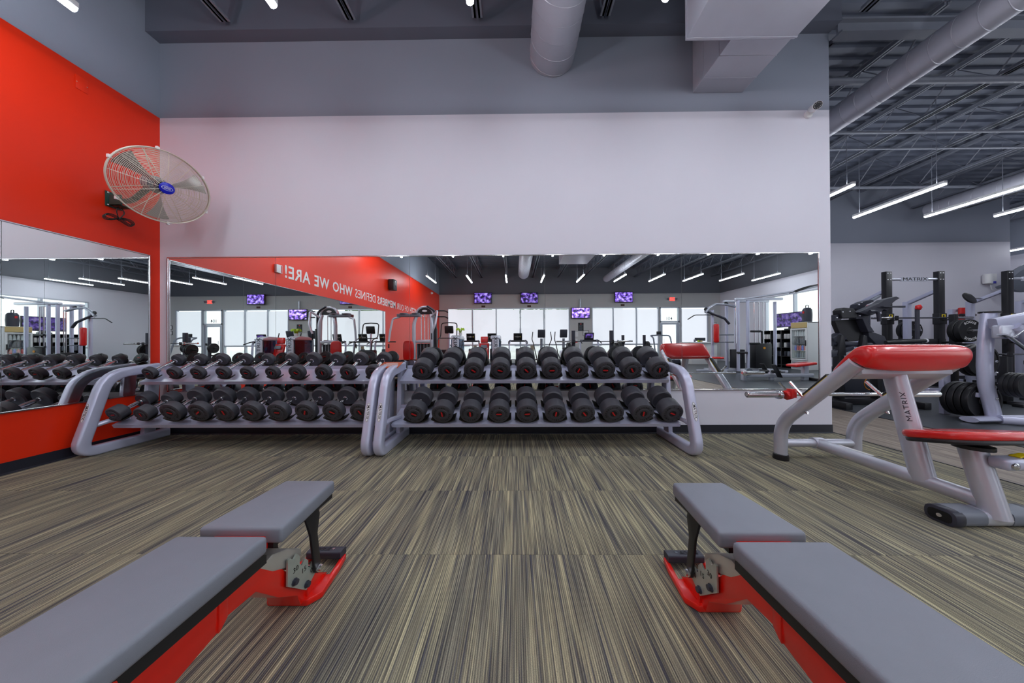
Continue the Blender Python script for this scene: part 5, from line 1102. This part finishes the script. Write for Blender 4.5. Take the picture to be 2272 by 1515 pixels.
for k in range(4):
    mm = ('greyp', 'redvinyl', 'black2', 'whitep')[k]
    for j in range(6): o = link('drink_bottle', bm_[mm if j % 3 else ('blue2' if k == 1 else mm)], None, (10.55-.24, -3.87-.21+.083*j, .43+.26*k+.001)); tag(o, 'bottle in the drinks fridge, %s shelf up, %s from the reception side' % (ordn(k), ordn(j)), 'bottle', 'bottles in the drinks fridge')
t = thing('gear_bag', 'dark upright duffel bag standing on top of the fridge', 'bag', (10.6, -3.95, 1.70))
b = MB(); b.lathe([(.10, 0), (.13, .03), (.14, .25), (.13, .45), (.09, .52), (.03, .53)], (0,0,0), (0,0,1), 16); b.obj('body', M['black2'], t)
b = MB(); b.tube(fillet([(-.05, 0, .5), (-.05, 0, .62), (.05, 0, .62), (.05, 0, .5)], .03), .012, 8); b.obj('strap', M['black'], t)
b = MB(); b.box((-.145, -.03, .32), (-.135, .03, .4)); b.obj('patch', M['redmark'], t)
# --- supplement shelves
jm = {}
for mm in ('black2', 'whitep', 'greyp'):
    b = MB(); b.lathe([(.05, 0), (.055, .01), (.055, .14), (.045, .15), (.05, .152), (.05, .18), (.045, .185)], (0,0,0), (0,0,1), 14); jm[mm] = b.mesh('supplement_jar', M[mm])
for u in range(3):
    y = -5.35+.44*u; t = thing('supplement_shelf', 'black open supplement shelf unit, %s from the reception side' % ordn(u), 'shelf', (10.55, y, 0), 0, 'black supplement shelves')
    for s in (-1, 1): b = MB(); b.box((-.2, s*.21-.01, 0), (.2, s*.21+.01, 1.45)); b.obj('side_panel', M['black'], t, smooth=False)
    for k in range(5): b = MB(); b.box((-.2, -.2, .1+.335*k), (.2, .2, .115+.335*k)); b.obj('shelf_board', M['black'], t, smooth=False)
    b = MB(); b.box((.19, -.2, .1), (.2, .2, 1.45)); b.obj('back_panel', M['black2'], t, smooth=False)
    for k in range(1, 4):
        for j in range(3): o = link('supplement_jar', jm[('whitep', 'black2', 'greyp')[(k*2+j+u) % 3] if k < 3 else 'whitep'], None, (10.55-.1, y-.13+.13*j, .116+.335*k)); tag(o, 'jar on the %s supplement unit, %s shelf up, %s from the reception side' % (ordn(u), ordn(k), ordn(j)), 'jar', 'jars on the supplement shelves')
t = thing('menu_screen', 'dark wall screen with blue lists above the supplement shelves', 'screen', (10.72, -4.75, 1.52)); b = MB(); b.box((0, -.55, .05), (.05, .55, .62)); b.obj('case', M['black'], t, bevel=.008); b = MB(); b.box((-.003, -.52, .08), (0, .52, .59)); b.obj('display', screen_material('menu display', 9, .35), t); b = MB(); b.box((.0, -.03, 0), (.05, .03, .06)); b.box((-.05, -.15, -.05), (.12, .15, .0)); b.obj('stand', M['black'], t)
# --- televisions and signs on the window wall
def tv(label, x0, x1, z0, z1, seed, bright, sign=True, drop=False):
    t = thing('television', label, 'television', ((x0+x1)/2, YF, (z0+z1)/2), 0, 'televisions on the window wall'); w, h = (x1-x0)/2, (z1-z0)/2
    b = MB(); b.box((-w, .12, -h), (w, .17, h)); b.obj('case', M['black'], t, bevel=.008)
    b = MB(); b.box((-w+.03, .17, -h+.03), (w-.03, .173, h-.03)); b.obj('display', screen_material('tv picture', seed, bright), t, smooth=False)
    b = MB(); b.box((-.15, .002, -.12), (.15, .12, .12)); b.obj('wall_mount', M['black'], t)
    if drop: b = MB(); b.box((-.03, .05, h), (.03, .1, h+.45)); b.obj('conduit', M['frame'], t)
    if sign: o = MB(); o.box((-.1, .003, -h-.18), (.1, .015, -h-.08)); so = o.obj('wall_plaque', M['brownp'], None); so.location = ((x0+x1)/2, YF, (z0+z1)/2); tag(so, 'small brown plaque under the %s' % label.split(' showing')[0], 'plaque', 'plaques under televisions')
tv('left television over the windows showing a purple stage', -2.15, -1.19, 3.10, 3.69, 2, .9)
tv('middle television over the windows showing a violet news scene', .32, 1.26, 3.10, 3.68, 5, .8)
tv('right television over the windows showing a purple interview', 5.30, 6.27, 3.12, 3.68, 8, 1.4)
tv('low television on the grey pillar showing a lilac race', 3.02, 4.0, 2.29, 2.86, 11, 2.4, False, True)
t = thing('exit_sign', 'red exit sign with twin emergency lamps above the door', 'sign', (8.4, YF, 3.29))
b = MB(); b.box((-.15, .003, -.1), (.15, .05, .1)); b.obj('box', M['whitep'], t, bevel=.006)
b = MB(); b.box((-.14, .05, -.09), (.14, .053, .09)); b.obj('face', M['exitred'], t)
text('exit_lettering', 'EXIT', .14, M['whitep'], t, (0, .054, 0), (-1,0,0), (0,0,1), bold=.01)
for s in (-1, 1): b = MB(); b.lathe([(.03, 0), (.06, .08), (.055, .09)], (s*.17, .06, .02), (s, .5, -.3), 14); b.obj('emergency_lamp', M['greyp'], t)
t = thing('rules_poster', 'narrow black notice poster on the grey pillar', 'poster', (3.55, YF, 1.84)); b = MB(); b.box((-.145, .002, -.22), (.145, .012, .22)); b.obj('sheet', M['black'], t)
b = MB(); b.box((-.03, .012, .13), (.03, .014, .18)); b.obj('logo', M['redvinyl'], t)
for k in range(7): b = MB(); b.box((-.1, .012, .08-.045*k), (.1-.02*(k % 3), .014, .092-.045*k)); b.obj('print_line', M['greyp'], t)
for k, (x, z, w, h, lab) in enumerate(((3.27, 1.45, .13, .13, 'small white notice sheet on the pillar left of the framed certificate'), (3.82, 1.5, .14, .12, 'framed certificate low on the grey pillar'), (3.25, 1.08, .12, .13, 'red and white notice low on the grey pillar'))):
    t = thing('wall_notice', lab, 'notice', (x, YF, z)); b = MB(); b.box((-w, .002, -h), (w, .012, h)); b.obj('sheet', M['paper'], t)
    if k == 1: b = MB(); b.box((-w-.02, .002, -h-.02), (w+.02, .018, -h)); b.box((-w-.02, .002, h), (w+.02, .018, h+.02)); b.box((-w-.02, .002, -h), (-w, .018, h)); b.box((w, .002, -h), (w+.02, .018, h)); b.obj('frame', M['black'], t)
    if k == 2: b = MB(); b.box((-w, .012, -h*.6), (w, .014, 0)); b.obj('red_band', M['redvinyl'], t)
for k, (x, z, lab) in enumerate(((10.62, 1.93, 'upper small framed picture by the window corner'), (10.62, 1.63, 'lower left small framed picture by the window corner'))):
    t = thing('picture_frame', lab, 'picture', (x, YF, z), 0, 'framed pictures by the corner'); b = MB(); b.box((-.13, .002, -.11), (.13, .02, .11)); b.obj('frame', M['black'], t); b = MB(); b.box((-.11, .02, -.09), (.11, .022, .09)); b.obj('print', M['paper'], t)
